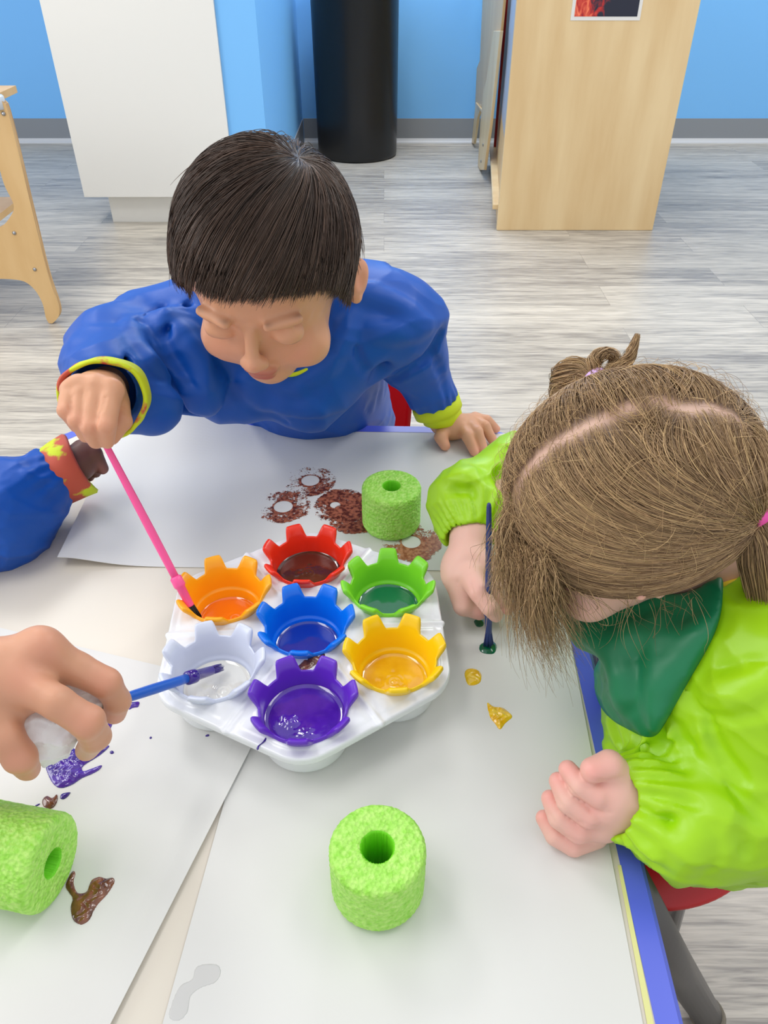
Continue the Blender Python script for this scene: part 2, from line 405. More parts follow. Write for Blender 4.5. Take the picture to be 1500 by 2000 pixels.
def wrinkle(scale, amp, seed=0., A=None):
    A = np.eye(3) if A is None else np.asarray(A); w = 2*math.pi/scale
    def f(p, d):
        q = (p@A).astype(np.float32)*w+seed
        q = q+1.1*np.sin(.55*q[:, [1, 2, 0]]+1.7)+.6*np.sin(1.1*q[:, [2, 0, 1]]+seed)
        r = 1-np.abs(np.sin(.5*q[:, 0])); r2 = 1-np.abs(np.sin(.4*q[:, 1]+.7*q[:, 2]))
        return -amp*(r*r*.7+r2*r2*.6)
    return ('disp', f, 0)
def gather(a, b, n, amp, L, A_up=None):
    """fine pleats around an elastic cuff at b on sleeve axis a->b, fading away from the cuff"""
    a = np.asarray(a, np.float32); b = np.asarray(b, np.float32); z = nrm(b-a); fr = frame_z(z).astype(np.float32)
    def f(p, d):
        q = (p-b)@fr; ph = np.arctan2(q[:, 1], q[:, 0]); s = q[:, 2]
        near = np.exp(-(s/L)**2)*(np.linalg.norm(q, axis=1) < .09)
        return amp*near*np.cos(n*ph+2.1*np.sin(3*ph))
    return ('disp', f, 0)

# ================================================================== ROOM
WY = 4.89
tag(box('floor', (-3.2, -2.2, -.05), (3.6, WY+.1, 0), floor_mat()), kind='structure')
tag(box('wall_back', (-3.2, WY, 0), (3.6, WY+.1, 2.75), M['wall']), kind='structure')
tag(box('wall_partition', (-.6175, 3.345, 0), (-.470, WY, 2.75), M['wall']), kind='structure')
def baseboard(name, x0, x1):
    o = box(name, (x0, WY-.006, .004), (x1, WY, .128), M['base']); tag(o, kind='structure')
    prof = [(0, .0), (-.024, .0), (-.022, .005), (-.012, .012), (-.0062, .024), (0, .024)]
    prism('base_lip', [V(x0, WY+y, z) for y, z in prof], V(x1-x0, 0, 0), M['baselip'], o)
baseboard('baseboard_left', -3.2, -.6175)
baseboard('baseboard_right', -.465, 3.6)
o = box('baseboard_partition', (-.470, 3.345, .004), (-.465, WY-.03, .128), M['base']); tag(o, kind='structure')

# white cabinet
cb = empty('cabinet', (-.93, 3.6, 0), 'tall plain white laminate cabinet on a recessed white plinth against the blue wall end', 'cabinet')
box('cabinet_body', (-1.247, 3.33, .122), (-.618, 3.93, .90), M['cab'], cb, bevel=.0015)
box('plinth', (-1.172, 3.40, 0), (-.618, 3.90, .122), M['cab'], cb)
box('counter', (-1.26, 3.315, .90), (-.618, 3.95, .93), M['cab'], cb, bevel=.002)

# trash can
tc_ = empty('trash_can', (-.147, 4.612, 0), 'large round black plastic trash can standing against the blue wall', 'trash can')
R0 = .222
pr = [(0, 0), (R0*.93, 0), (R0*.965, .006), (R0*.975, .02), (R0*.985, .2), (R0, .735), (R0*1.02, .738), (R0*1.025, .755), (R0*1.0, .765)]
o = lathe('can_body', pr+[(R0*.96, .765), (R0*.94, .60), (0, .60)], M['black'], tc_, 96, (-.147, 4.612, 0))
lathe('lid', [(R0*1.0, .765), (R0*1.03, .768), (R0*1.03, .785), (R0*.9, .81), (R0*.5, .84), (.001, .85)], M['black'], tc_, 96, (-.147, 4.612, 0))
box('lid_flap_rim', (-.25, 4.392, .735), (-.09, 4.402, .760), M['black'], tc_, bevel=.004)

# wooden unit on the right with a photo on its end panel
X0, X1, SY = .474, 1.131, 3.284
un = empty('display_unit', (.8, 3.8, 0), 'tall pale birch plywood unit with flat end panel and grey board on its left side', 'cabinet')
BX, BY = .577, 4.35                    # rear left corner: the left side runs slightly to the right going back
sd = nrm(V(BX-X0, BY-SY-.02, 0)); sn = V(-sd[1], sd[0], 0)
def sidebox(name, s0, s1, d0, d1, z0, z1, m, bevel=0):
    q = lambda s_, d_: V(X0, SY+.02, 0)+sd*s_+sn*d_
    return prism(name, [q(s0, d0)+V(0, 0, z0), q(s1, d0)+V(0, 0, z0), q(s1, d1)+V(0, 0, z0), q(s0, d1)+V(0, 0, z0)], V(0, 0, z1-z0), m, un, bevel)
SL = math.hypot(BX-X0, BY-SY-.02)
box('end_panel', (X0, SY, 0), (X1, SY+.02, 1.15), M['ply'], un, bevel=.003)
box('rear_panel', (BX, BY, 0), (X1, BY+.02, 1.15), M['ply'], un, bevel=.003)
box('bottom_board', (BX, SY+.02, .06), (X1-.02, BY, .08), M['ply'], un)
box('top_board', (BX, SY+.02, 1.10), (X1-.02, BY, 1.12), M['ply'], un)
sidebox('toe_rail', 0, SL, -.022, -.004, 0, .075, M['orangeply'])
sidebox('tray_rail', .01, SL-.01, -.02, .022, .076, .098, M['ply'], .004)
sidebox('magnet_board', .01, SL-.03, -.016, -.008, .32, 1.09, M['board'])
sidebox('lower_board', .01, SL-.03, -.016, -.008, .10, .318, M['orangeply'])
sidebox('trim_strip', SL-.028, SL-.006, -.018, .004, .10, 1.10, M['redtrim'])

# photo print
def printmat():
    m = bpy.data.materials.new('dark_photo'); m.use_nodes = True; nt = m.node_tree; b = nt.nodes['Principled BSDF']; N = nt.nodes.new; Lk = nt.links.new
    tcn = N('ShaderNodeTexCoord'); mp = N('ShaderNodeMapping'); mp.inputs['Scale'].default_value = (5, 1, 4); Lk(tcn.outputs['Generated'], mp.inputs[0])
    n = N('ShaderNodeTexNoise'); n.inputs['Scale'].default_value = 1.6; n.inputs['Detail'].default_value = 5; n.inputs['Distortion'].default_value = 1.5; Lk(mp.outputs[0], n.inputs['Vector'])
    sx = N('ShaderNodeSeparateXYZ'); Lk(tcn.outputs['Generated'], sx.inputs[0])
    r = N('ShaderNodeMapRange'); r.inputs['From Min'].default_value = .85; r.inputs['From Max'].default_value = .1; Lk(sx.outputs[0], r.inputs['Value'])
    mu = N('ShaderNodeMath'); mu.operation = 'MULTIPLY'; Lk(n.outputs['Fac'], mu.inputs[0]); Lk(r.outputs[0], mu.inputs[1])
    cr = N('ShaderNodeValToRGB'); e = cr.color_ramp.elements; e[0].position = .28; e[0].color = lin(30, 34, 52); e[1].position = .62; e[1].color = lin(250, 130, 90)
    k = e.new(.42); k.color = lin(190, 40, 36); Lk(mu.outputs[0], cr.inputs[0]); Lk(cr.outputs[0], b.inputs['Base Color']); b.inputs['Roughness'].default_value = .2
    return m
a0 = PY(1114, 40, SY-.001); a1 = PY(1249, 42.5, SY-.001)
fr = bpy.data.objects.new('photo_print', None); COL.objects.link(fr); fr.location = ((a0[0]+a1[0])/2, SY-.001, a0[2])
tag(fr, 'dark photograph with a red flame shape and white border taped to the birch end panel', 'photo')
box('white_border', (a0[0], SY-.0012, a0[2]), (a1[0], SY-.0002, a0[2]+.34), M['paper'], fr)
pm = printmat()
o = box('picture', (a0[0]+.012, SY-.0018, a0[2]+.012), (a1[0]-.012, SY-.0011, a0[2]+.328), pm, fr)

# child's chair / stand of plywood left of the unit
def plate(name, outline_px, y, th, m, parent, n=5, bevel=.003, closed_spline=True):
    pts = [PY(a, b, y) for a, b in outline_px]
    pp = spline(pts, n, True) if closed_spline else pts
    return prism(name, list(pp), V(0, th, 0), m, parent, bevel)
ez = empty('plywood_easel', (.52, 4.55, 0), 'small birch plywood easel with bolted legs standing behind the tall unit', 'easel')
def PXp(px, py, x):
    d = ray(px, py); return C0+d*x/d[0]
def xplate(name, px, x, th, m):
    pts = [PXp(a, b, x) for a, b in px]
    for q in pts: q[2] = max(q[2], .001); q[1] = min(q[1], WY-.012)
    return prism(name, pts, V(th, 0, 0), m, ez, .002)
xplate('upper_panel', [(945, -60), (937, 118), (931, 133), (928, 205), (940, 215), (952, 160), (977, 70), (989, -60)], .513, .012, M['orangeply'])
xplate('leg', [(964, 60), (950, 155), (944, 176), (938, 240), (933, 326), (937, 332), (945, 332), (949, 300), (956, 250), (964, 180), (977, 60)], .497, .014, M['ply'])
xplate('leg', [(929, 200), (925, 240), (921, 280), (925, 281), (932, 232), (940, 205)], .512, .014, M['ply'])
xplate('shelf_rail', [(929, 200), (930, 205), (942, 222), (942, 216)], .505, .014, M['ply'])
for a_, b_ in ((944, 283), (940, 315)):
    q = PXp(a_, b_, .4965); lathe('bolt', [(0, 0), (.008, 0), (.008, .002), (.004, .004), (0, .004)], M['steel'], ez, 20, q, axis=V(-1, 0, 0))

# plywood stand at the left edge of the picture
st = empty('plywood_stand', (-1.2, 2.36, 0), 'honey coloured plywood stand with curved bolted legs and a cut out opening', 'stand')
YS = 2.34
outl = [(-120, 196), (-40, 190), (2, 196), (20, 235), (60, 400), (92, 530), (112, 590), (116, 610), (112, 622), (99, 633), (90, 622), (82, 590), (62, 560), (30, 546), (-60, 545), (-120, 545)]
holo = [(-120, 240), (-40, 236), (-10, 300), (8, 360), (26, 398), (22, 420), (-4, 446), (-60, 452), (-120, 455)]
def plate_hole(name, outer, inner, y, th, m, parent):
    import bmesh
    po = spline([PY(a, b, y) for a, b in outer], 5, True); pi_ = spline([PY(a, b, y) for a, b in inner], 5, True)
    # strip between the two outlines resampled to equal counts
    def res(p, n):
        q = np.vstack([p, p[:1]]); s = np.r_[0, np.cumsum(np.linalg.norm(np.diff(q, axis=0), axis=1))]
        return np.stack([np.interp(np.linspace(0, s[-1], n, endpoint=False), s, q[:, k]) for k in range(3)], 1)
    n = 160; po = res(po, n); pi_ = res(pi_, n)
    # align by nearest
    k0 = np.argmin(np.linalg.norm(pi_-po[0], axis=1)); pi_ = np.roll(pi_, -k0, 0)
    bm = bmesh.new(); vs = []
    for P_ in (po, pi_):
        for dy in (0, th): vs.append([bm.verts.new(tuple(p+V(0, dy, 0))) for p in P_])
    of, ob, if_, ib = vs
    ee = []
    for L_ in (of, if_):
        for i in range(n): ee.append(bm.edges.new((L_[i], L_[(i+1) % n])))
    r = bmesh.ops.triangle_fill(bm, use_beauty=True, edges=ee)
    top = [f for f in r['geom'] if isinstance(f, bmesh.types.BMFace)]
    mp = {v: w for L0, L1 in ((of, ob), (if_, ib)) for v, w in zip(L0, L1)}
    for f in top: bm.faces.new([mp[v] for v in reversed(f.verts)])
    for i in range(n):
        bm.faces.new((of[i], of[(i+1) % n], ob[(i+1) % n], ob[i])); bm.faces.new((if_[i], ib[i], ib[(i+1) % n], if_[(i+1) % n]))
    bmesh.ops.recalc_face_normals(bm, faces=bm.faces)
    me = bpy.data.meshes.new(name); bm.to_mesh(me); bm.free(); o = link(name, me, m, parent, False)
    me.materials.append(M['plyedge'])
    for p in me.polygons:
        if abs(p.normal.y) < .5: p.material_index = 1
    return o
plate_hole('side_frame', outl, holo, YS, .022, M['orangeply'], st)
o2 = plate_hole('side_frame', outl, holo, YS+.42, .022, M['orangeply'], st)
o2.matrix_world = Matrix.Translation((-.30, 0, 0)) @ o2.matrix_world
b0 = PY(-100, 545, YS)
box('crossboard', (-1.75, YS+.022, .26), (-1.25, YS+.42, .28), M['orangeply'], st)
box('crossboard', (-1.75, YS+.022, .60), (-1.17, YS+.42, .62), M['orangeply'], st)
for a, b in ((7, 222), (28, 455), (68, 526)):
    q = PY(a, b, YS); lathe('bolt', [(0, 0), (.0055, 0), (.0055, .002), (.003, .004), (0, .004)], M['steel'], st, 20, q, axis=V(0, -1, 0))
q = PY(-8, 206, YS); lathe('clear_cap', [(0, 0), (.022, 0), (.022, .03), (.018, .034), (0, .034)], M['clear'], st, 24, (q[0], YS+.01, q[2]-.01))

# ================================================================== TABLE
tb = empty('table', (-.125, .3, 0), 'low rectangular childrens table with cream top and periwinkle blue edging', 'table')
TW, YB, YF, RR = .652, .877, -.33, .095
def rrect(x0, x1, y0, y1, r, n=12):
    out = []
    for cx, cy, a0 in ((x1-r, y1-r, 0), (x0+r, y1-r, 90), (x0+r, y0+r, 180), (x1-r, y0+r, 270)):
        for k in range(n+1):
            a = math.radians(a0+90*k/n); out.append((cx+r*math.cos(a), cy+r*math.sin(a)))
    return out
YAW = math.radians(-1.6)
XR = .1795; cx0 = T(1337, 2000)   # outer right edge passes here
def tl(x, y):   # table-local (x measured from the right outer edge, y from the front of view) -> world
    c, s = math.cos(YAW), math.sin(YAW)
    return (cx0[0]+c*x-s*(y-cx0[1]), cx0[1]+s*x+c*(y-cx0[1]))
outer = [tl(x, y) for x, y in rrect(-TW, 0, YF, YB+.008, RR)]
inner = [tl(x, y) for x, y in rrect(-TW+.018, -.018, YF+.018, YB-.010, RR-.018)]
prism('tabletop', [V(x, y, .472) for x, y in inner], V(0, 0, .0280), M['tabletop'], tb)
n = len(outer); v = []; f = []
for (px_, z_) in ((inner, .4995), (inner, .5004), ('mid', .5004), (outer, .4975), (outer, .473), (outer, .470), (inner, .470)):
    if isinstance(px_, str): L_ = [(a[0]*.82+b[0]*.18, a[1]*.82+b[1]*.18) for a, b in zip(outer, inner)]
    else: L_ = px_
    v += [(x, y, z_) for x, y in L_]
for r_ in range(6):
    for i in range(n): f.append((r_*n+i, r_*n+(i+1) % n, (r_+1)*n+(i+1) % n, (r_+1)*n+i))
me_ = py_mesh('edge_band', v, f, M['periwinkle'], tb, smooth=False)
for i_, (x, y) in enumerate(((-.02, .30), (-TW+.02, .30), (-.07, YB-.09), (-TW+.07, YB-.09))):
    X, Y = tl(x, y); dx = .055 if x > -.3 else -.055; dy = .064 if i_ < 2 else .03
    if i_ < 2: dx *= 3.96; 
    if i_ == 0: X, Y, dx, dy = .176, .300, .200, .050
    lg = tube('leg', [V(X, Y, .472), V(X+dx*.5, Y+dy*.4, .25), V(X+dx, Y+dy, .03)], [.0185, .0185, .0175], M['legmetal'], tb, 24)
    d_ = V(dx*.5, dy*.6, -.22); e_ = V(X+dx, Y+dy, .03)
    lathe('foot', [(0, 0), (.0195, 0), (.0195, .02), (.016, .032), (0, .033)], M['legcap'], lg, 24, e_+nrm(d_)*(-.006), axis=d_)
# the leg the photo shows beyond the near right edge
box('apron', (tl(-TW+.07, .1)[0], .05, .44), (tl(-.12, .1)[0], .07, .472), M['legmetal'], tb)

prism('yellow_stain', [T(1206, 1690, .5005), T(1213, 1690, .5005), T(1279, 2010, .5005), T(1266, 2010, .5005)], V(0, 0, .0002), M['ymelt'], tb)
# ------------------------------------------------------------------ paper sheets
def sheet(name, tlp, trp, brp, blp, lift, label, nx=60, ny=60, mt='paper', th=.0004, base=.5006, group=None):
    c = [np.asarray(q)[:2] for q in (tlp, trp, brp, blp)]; vs = []
    for side in (1, 0):
        for j in range(ny+1):
            for i in range(nx+1):
                u, w = i/nx, j/ny
                q = (c[0]*(1-u)+c[1]*u)*(1-w)+(c[3]*(1-u)+c[2]*u)*w
                vs.append((q[0], q[1], base+lift(u, w)+side*th))
    f = []; n1 = nx+1; O = n1*(ny+1)
    for j in range(ny):
        for i in range(nx):
            a = j*n1+i; f.append((a, a+n1, a+n1+1, a+1)); f.append((O+a, O+a+1, O+a+n1+1, O+a+n1))
    for i in range(nx): f.append((i, i+1, O+i+1, O+i)); a = ny*n1+i; f.append((a+1, a, O+a, O+a+1))
    for j in range(ny): a = j*n1; f.append((a+n1, a, O+a, O+a+n1)); a = j*n1+nx; f.append((a, a+n1, O+a+n1, O+a))
    return tag(py_mesh(name, vs, f, M[mt], None, smooth=False), label, 'paper', group)
def lf1(u, w): return .026*math.exp(-((u-.16)/.17)**2)*math.exp(-(w/.20)**2) + .012*math.exp(-(u/.10)**2)*(.35+.65*w*w) + .007*math.exp(-((w)/.06)**2)*math.exp(-((u-.15)/.15)**2)
sheet('paper_sheet', T(232, 842), T(1000, 848), T(1072, 1118), T(118, 1106), lf1, 'large white sheet in front of the boy, printed with brown rings', base=.5006)
sheet('paper_sheet', T(560, 1130), T(1092, 1140), T(1262, 2040), T(302, 2060), lambda u, w: .0, 'large white sheet in front of the girl, bearing yellow and green dabs', base=.5012)
tlq = T(135, 1261)*1; trq = T(545, 1359)
sheet('paper_sheet', tlq+(tlq-trq)*1.1, trq, T(180, 2080), T(180, 2080)+(tlq-trq)*2.0, lambda u, w: .0018*math.exp(-((1-u)/.03)**2), 'large white sheet at lower left, smeared with wet purple paint', base=.5018)
PZ = {'a': .5011, 'b': .5017, 'c': .5025}

# ------------------------------------------------------------------ paint tray
TC = T(597, 1218, .545); TC[2] = .5012
TA = math.radians(3.4)
def tr(r, ang, z): a = math.radians(ang)+TA; return V(TC[0]+r*math.cos(a), TC[1]+r*math.sin(a), z)
def hexf(rs, apo, z0, z1, rr):
    def f(p):
        q = p[:, :2]-TC[:2].astype(np.float32); d = np.full(len(p), -1., np.float32)
        ap = apo-rr
        # rounded hexagon: intersection of half planes with smooth corner
        acc = []
        for k in range(6):
            a = math.radians(60*k)+TA; acc.append(q@np.array([math.cos(a), math.sin(a)], np.float32)-ap)
        acc = np.stack(acc, 1); s = np.sort(acc, 1); a1 = s[:, -1]; a2 = s[:, -2]
        # exact-ish distance outside a 60 degree corner
        both = (a2 > -a1*0.5) & (a1 > 0)
        c = np.sqrt(np.maximum((a1*a1+a2*a2+a1*a2*1.0)*4/3-(a1*a2)*8/3+ (a1*a2)*4/3, 0))
        dd = np.where(both & (a2 > a1*.5), np.sqrt(np.maximum(4/3*(a1*a1+a2*a2-a1*a2), 0)), a1)-rr
        dz = np.maximum(p[:, 2]-z1, z0-p[:, 2])
        r_ = .002; e = np.stack([dd+r_, dz+r_], 1)
        return np.linalg.norm(np.maximum(e, 0), axis=1)+np.minimum(e.max(1), 0)-r_
    return f
TZ = .5012
ops = [('add', hexf(0, .1225, TZ+.030, TZ+.038, .036), 0)]
ops += [('sub', hexf(0, .1190, TZ+.020, TZ+.0345, .033), .001)]
ops += [('add', hexf(0, .1150, TZ+.0355, TZ+.0388, .032), .0015)]
ctr = [(0, 0)]+[(.0878, a) for a in (90, 30, -30, -90, -150, 150)]
for k in range(6):   # raised ribs across the rim between the cups
    a_ = 60*k
    ops.append(('add', cap(tr(.052, a_, TZ+.0380), tr(.122, a_, TZ+.0365), .0024), .003))
    ops.append(('sub', cap(tr(.058, a_+4.5, TZ+.0425), tr(.120, a_+2.2, TZ+.0415), .0032), .003))
    ops.append(('sub', cap(tr(.058, a_-4.5, TZ+.0425), tr(.120, a_-2.2, TZ+.0415), .0032), .003))
def cyl(c, r, z0, z1, rnd=.003, r0=None):
    c = np.asarray(c, np.float32)
    def f(p):
        rr = r if r0 is None else r0+(r-r0)*np.clip((p[:, 2]-z0)/(z1-z0), 0, 1)
        d = np.hypot(p[:, 0]-c[0], p[:, 1]-c[1])-rr; dz = np.maximum(p[:, 2]-z1, z0-p[:, 2])
        e = np.stack([d+rnd, dz+rnd], 1); return np.linalg.norm(np.maximum(e, 0), axis=1)+np.minimum(e.max(1), 0)-rnd
    return f
for r_, a_ in ctr:
    ops.append(('add', cyl(tr(r_, a_, 0), .0395, TZ, TZ+.037, .004, .0350), .003))
for r_, a_ in ctr:
    ops.append(('add', cyl(tr(r_, a_, 0), .0392, TZ+.034, TZ+.0392, .002), .002))
for r_, a_ in ctr:
    ops.append(('sub', cyl(tr(r_, a_, 0), .0362, TZ+.0028, TZ+.08, .002, .0318), .001))
tv, tf = sdf_mesh(ops, .0011, (TC[0]-.15, TC[1]-.16, TZ-.003), (TC[0]+.15, TC[1]+.16, TZ+.055))
trayo = tag(np_mesh('paint_tray', tv, tf, M['tray']), 'white hexagonal plastic paint tray with seven wells at the middle of the table', 'tray')

# ------------------------------------------------------------------ crown-rimmed paint cups
def cup(center, ang, m, level, paint_m, label, blob=None):
    root = empty('paint_cup', (center[0], center[1], TZ+.003), label, 'paint cup', 'seven colour paint cups in the tray')
    N = 252; th_ = np.linspace(0, 2*math.pi, N, endpoint=False)
    s = np.cos(7*(th_-ang)); tab = np.clip((s+.62)/1.12, 0, 1); tab = tab*tab*(3-2*tab)
    z0 = TZ+.0032; rows = []
    def row(r, z): rows.append(np.stack([center[0]+np.broadcast_to(r, (N,))*np.cos(th_), center[1]+np.broadcast_to(r, (N,))*np.sin(th_), np.broadcast_to(z, (N,))], 1))
    t_ = .0016; rt = .0343
    zt = z0+.0400+.0110*tab
    # inside, from the floor up
    row(.0005, z0+t_); row(.024, z0+t_); row(.0268, z0+t_+.001); row(.0278, z0+.004); row(.0288, z0+.0165); row(.0295, z0+.0178); row(.0312, z0+.0184); row(.0316, z0+.020)
    row(.0330, z0+.034)
    row(rt-.0006+.0004*tab, z0+.037); row(rt+.0010*tab, z0+.0385+.0035*tab)
    row(rt+.0002+.0034*tab, z0+.0394+.0082*tab); row(rt+.0004+.0066*tab, zt-.0006); row(rt+.0009+.0074*tab, zt)
    row(rt+.0016+.0080*tab, zt-.0006); row(rt+.0022+.0078*tab, zt-.0024-.001*tab)
    row(rt+.0022+.0048*tab, z0+.0370+.0066*tab); row(rt+.0018+.0022*tab, z0+.0355+.0030*tab); row(rt+.0010+.0006*tab, z0+.033)
    row(.0334, z0+.021); row(.0306, z0+.0155); row(.0296, z0+.003); row(.0280, z0); row(.0005, z0)
    v = np.concatenate(rows); R_ = len(rows)
    i = np.arange(N); f = []
    for r_ in range(R_-1): f.append(np.stack([r_*N+i, r_*N+(i+1) % N, (r_+1)*N+(i+1) % N, (r_+1)*N+i], 1))
    o = np_mesh('cup_body', v, np.concatenate(f), m, root)
    # paint with a meniscus and a stirred surface
    K = 40; zl = z0+level; rw = float(np.interp(level, [.004, .0165, .0184, .034], [.0278, .0288, .0313, .0330]))
    rad = np.linspace(.0002, rw, K); an = np.linspace(0, 2*math.pi, 96, endpoint=False)
    RR_, AA = np.meshgrid(rad, an, indexing='ij'); x = RR_*np.cos(AA); y = RR_*np.sin(AA)
    z = zl+.0012*np.clip((RR_/rw-.86)/.14, 0, 1)**2
    if blob:
        for (bx, by, br, bh) in blob:
            d = np.hypot(x-bx, y-by)
            z = z+bh*np.exp(-(d/br)**2)*(1+.18*np.sin(d*1500)*np.exp(-(d/br)**2))
            z = z+bh*.2*np.exp(-((d-br)/(.35*br))**2)*np.sin(5*np.arctan2(y-by, x-bx)+9)
    pv = np.stack([center[0]+x, center[1]+y, z], -1).reshape(-1, 3); f = []
    i = np.arange(96)
    for r_ in range(K-1): f.append(np.stack([r_*96+i, r_*96+(i+1) % 96, (r_+1)*96+(i+1) % 96, (r_+1)*96+i], 1)[:, ::-1])
    np_mesh('paint', pv, np.concatenate(f)[:, ::-1], paint_m, root)
    return root
def cm(n, c, r=.28): return mat(n, c, r, spec=.5, sss=0)
def pm_(n, c, c2=None): return mat(n, c, .06, spec=.6, coat=.8, vary=(c2, 60, (1, 1, 1)) if c2 else None, bump=(120, .25, .0006))
cups = [
 ((0, 0), 62, cm('blue_cup', lin(0, 116, 232)), .013, pm_('blue_paint', lin(4, 50, 160)), 'bright blue cup at the centre of the tray', [(.0, -.02, .004, .0006)]),
 ((.0878, 90), 62, cm('red_cup', lin(236, 50, 26)), .0215, pm_('brown_paint', lin(70, 30, 18), lin(88, 42, 28)), 'red cup holding dark brown paint', [(0, 0, .010, .0006)]),
 ((.0878, 30), 90, cm('green_cup', lin(132, 220, 48)), .0150, pm_('green_paint', lin(0, 112, 78)), 'light green cup holding dark green paint', [(0, -.022, .003, .0008)]),
 ((.0878, -30), 68, cm('yellow_cup', lin(250, 206, 14)), .0125, pm_('yellow_paint', lin(232, 176, 6), lin(246, 200, 30)), 'yellow cup holding yellow paint, right corner of the tray', [(.0, -.004, .011, .0016), (.006, -.014, .006, .002)]),
 ((.0878, -90), 64, cm('purple_cup', lin(98, 44, 190)), .0245, pm_('purple_paint', lin(66, 20, 150), lin(84, 34, 172)), 'purple cup brimming with purple paint at the front corner', [(-.012, -.006, .006, .0018), (.002, -.018, .006, .0014)]),
 ((.0878, -150), 58, M['white_p'], .0135, pm_('white_paint', lin(238, 236, 226)), 'white cup holding white paint with a purple brush in it', [(.006, -.006, .010, .0022), (-.010, -.010, .006, .0012)]),
 ((.0878, 150), 62, cm('orange_cup', lin(255, 176, 24)), .0072, pm_('orange_paint', lin(250, 132, 6)), 'orange cup nearly empty of orange paint', [(.006, .0, .010, .001)]),
]
CUPC = []
for (r_, a_), ph, m_, lv, pmx, lb, bl in cups:
    c_ = tr(r_, a_, 0); CUPC.append(c_); cup(c_, math.radians(ph), m_, lv, pmx, lb, bl)

# ------------------------------------------------------------------ foam noodle pieces
def noodle(center, axis, length, R_, label, seed, rb=.0090):
    root_c = np.asarray(center, float); N = 200
    a = np.linspace(0, 2*math.pi, N, endpoint=False); A = frame_z(axis)
    prof = [(rb, .012), (rb, length*.5), (rb, length-.002), (rb+.0012, length-.0004)]
    prof += [(r_, length) for r_ in np.linspace(rb+.003, R_-.0045, 12)]
    prof += [(R_-.0045+.0045*math.sin(t), length-.0045+.0045*math.cos(t)) for t in np.linspace(.3, math.pi/2, 5)]
    prof += [(R_, z) for z in np.linspace(length-.008, .006, 28)]
    prof += [(R_-.0018, .0018), (R_-.004, 0), (rb+.002, 0), (rb, .003), (rb, .012)]
    v = []
    rs = np.random.default_rng(seed)
    for r_, z in prof:
        jr = rs.normal(0, .00016, N); q = np.stack([(r_+jr)*np.cos(a), (r_+jr)*np.sin(a), z+rs.normal(0, .00010, N)*(0 < z)], 1); v.append(q@A.T+root_c)
    v = np.concatenate(v); f = []; i = np.arange(N)
    for k in range(len(prof)-1): f.append(np.stack([k*N+i, k*N+(i+1) % N, (k+1)*N+(i+1) % N, (k+1)*N+i], 1))
    f = np.concatenate(f)[:, ::-1]
    o = np_mesh('foam_noodle_piece', v, f, M['foam'])
    o.data.materials.append(M['foamin']); mi = np.zeros(len(f), np.int32); mi[:3*N] = 1; o.data.polygons.foreach_set('material_index', mi)
    return tag(o, label, 'foam noodle piece', 'lime green foam noodle pieces')
c1 = T(764, 1024, .5014); noodle(V(c1[0], c1[1], .5013), V(0, 0, 1), .054, .0322, 'green foam ring piece standing on brown prints behind the tray', 1)
c2 = T(738, 1733, .5014); noodle(V(c2[0], c2[1], .5019), V(0, 0, 1), .054, .0322, 'clean green foam ring piece standing alone on the near white sheet', 2, .0105)
# lying piece
ax = nrm(V(.97, -.19, .0)); e0 = T(94, 1684, .5026+.0322)
noodle(e0-ax*.062+V(0, 0, 0), ax, .066, .0322, 'green foam ring piece lying on its side at the left edge', 3)
c3 = e0

# ------------------------------------------------------------------ wet paint and prints
def poly_sdf2(pts):
    pts = np.asarray(pts, np.float32)
    def f(q):
        d = np.full(len(q), 1e9, np.float32); s = np.ones(len(q), np.float32)
        for i in range(len(pts)):
            a = pts[i]; b = pts[i-1]; e = b-a; w = q-a; t = np.clip((w@e)/(e@e+1e-12), 0, 1)
            d = np.minimum(d, ((w-t[:, None]*e)**2).sum(1))
            c1_ = q[:, 1] >= a[1]; c2_ = q[:, 1] < b[1]; c3_ = e[0]*w[:, 1] > e[1]*w[:, 0]
            fl = (c1_ & c2_ & c3_) | (~c1_ & ~c2_ & ~c3_); s = np.where(fl, -s, s)
        return s*np.sqrt(d)
    return f
def blob(outline, z, h, m, label, name='paint_blob', cat='paint', group=None, vox=.0006, lump=0., smooth=True):
    w = np.array([T(a, b, z)[:2] for a, b in outline]); w = spline(w, 4, True) if smooth else w
    f2 = poly_sdf2(w)
    def f(p):
        d = f2(p[:, :2]); r = .0012
        hh = h*(1+lump*(np.sin(p[:, 0]*900+2*np.sin(p[:, 1]*500))*np.sin(p[:, 1]*700+1.3)))
        top = z+hh*np.clip(1-np.exp(d/(h*1.2)), 0, 1)
        dz = np.maximum(p[:, 2]-top, (z-.0006)-p[:, 2])
        return np.maximum(d, dz*.6)
    lo = np.r_[w.min(0)-.003, z-.002]; hi = np.r_[w.max(0)+.003, z+h*1.6+.002]
    v_, f_ = sdf_mesh([('add', f, 0)], vox, lo, hi)
    if len(f_) == 0: return None
    return tag(np_mesh(name, v_, f_, m), label, cat, group)
purp = smear_mat('wet_purple_paint', lin(50, 12, 128), lin(84, 44, 168), 40, (1, 3.5, 1))
dpurp = mat('deep_purple_paint', lin(50, 20, 130), .1, coat=.5)
brn = smear_mat('wet_brown_paint', lin(66, 30, 18), lin(140, 82, 48), 46, (3.0, 1, 1))
yel = smear_mat('wet_yellow_paint', lin(236, 178, 4), lin(248, 210, 40), 60, (1, 2, 1))
grn = mat('wet_green_paint', lin(2, 96, 66), .08, coat=.6)
def zi(pts, ox, oy, s): return [(ox+a/s, oy+b/s) for a, b in pts]
s2 = 3.3333
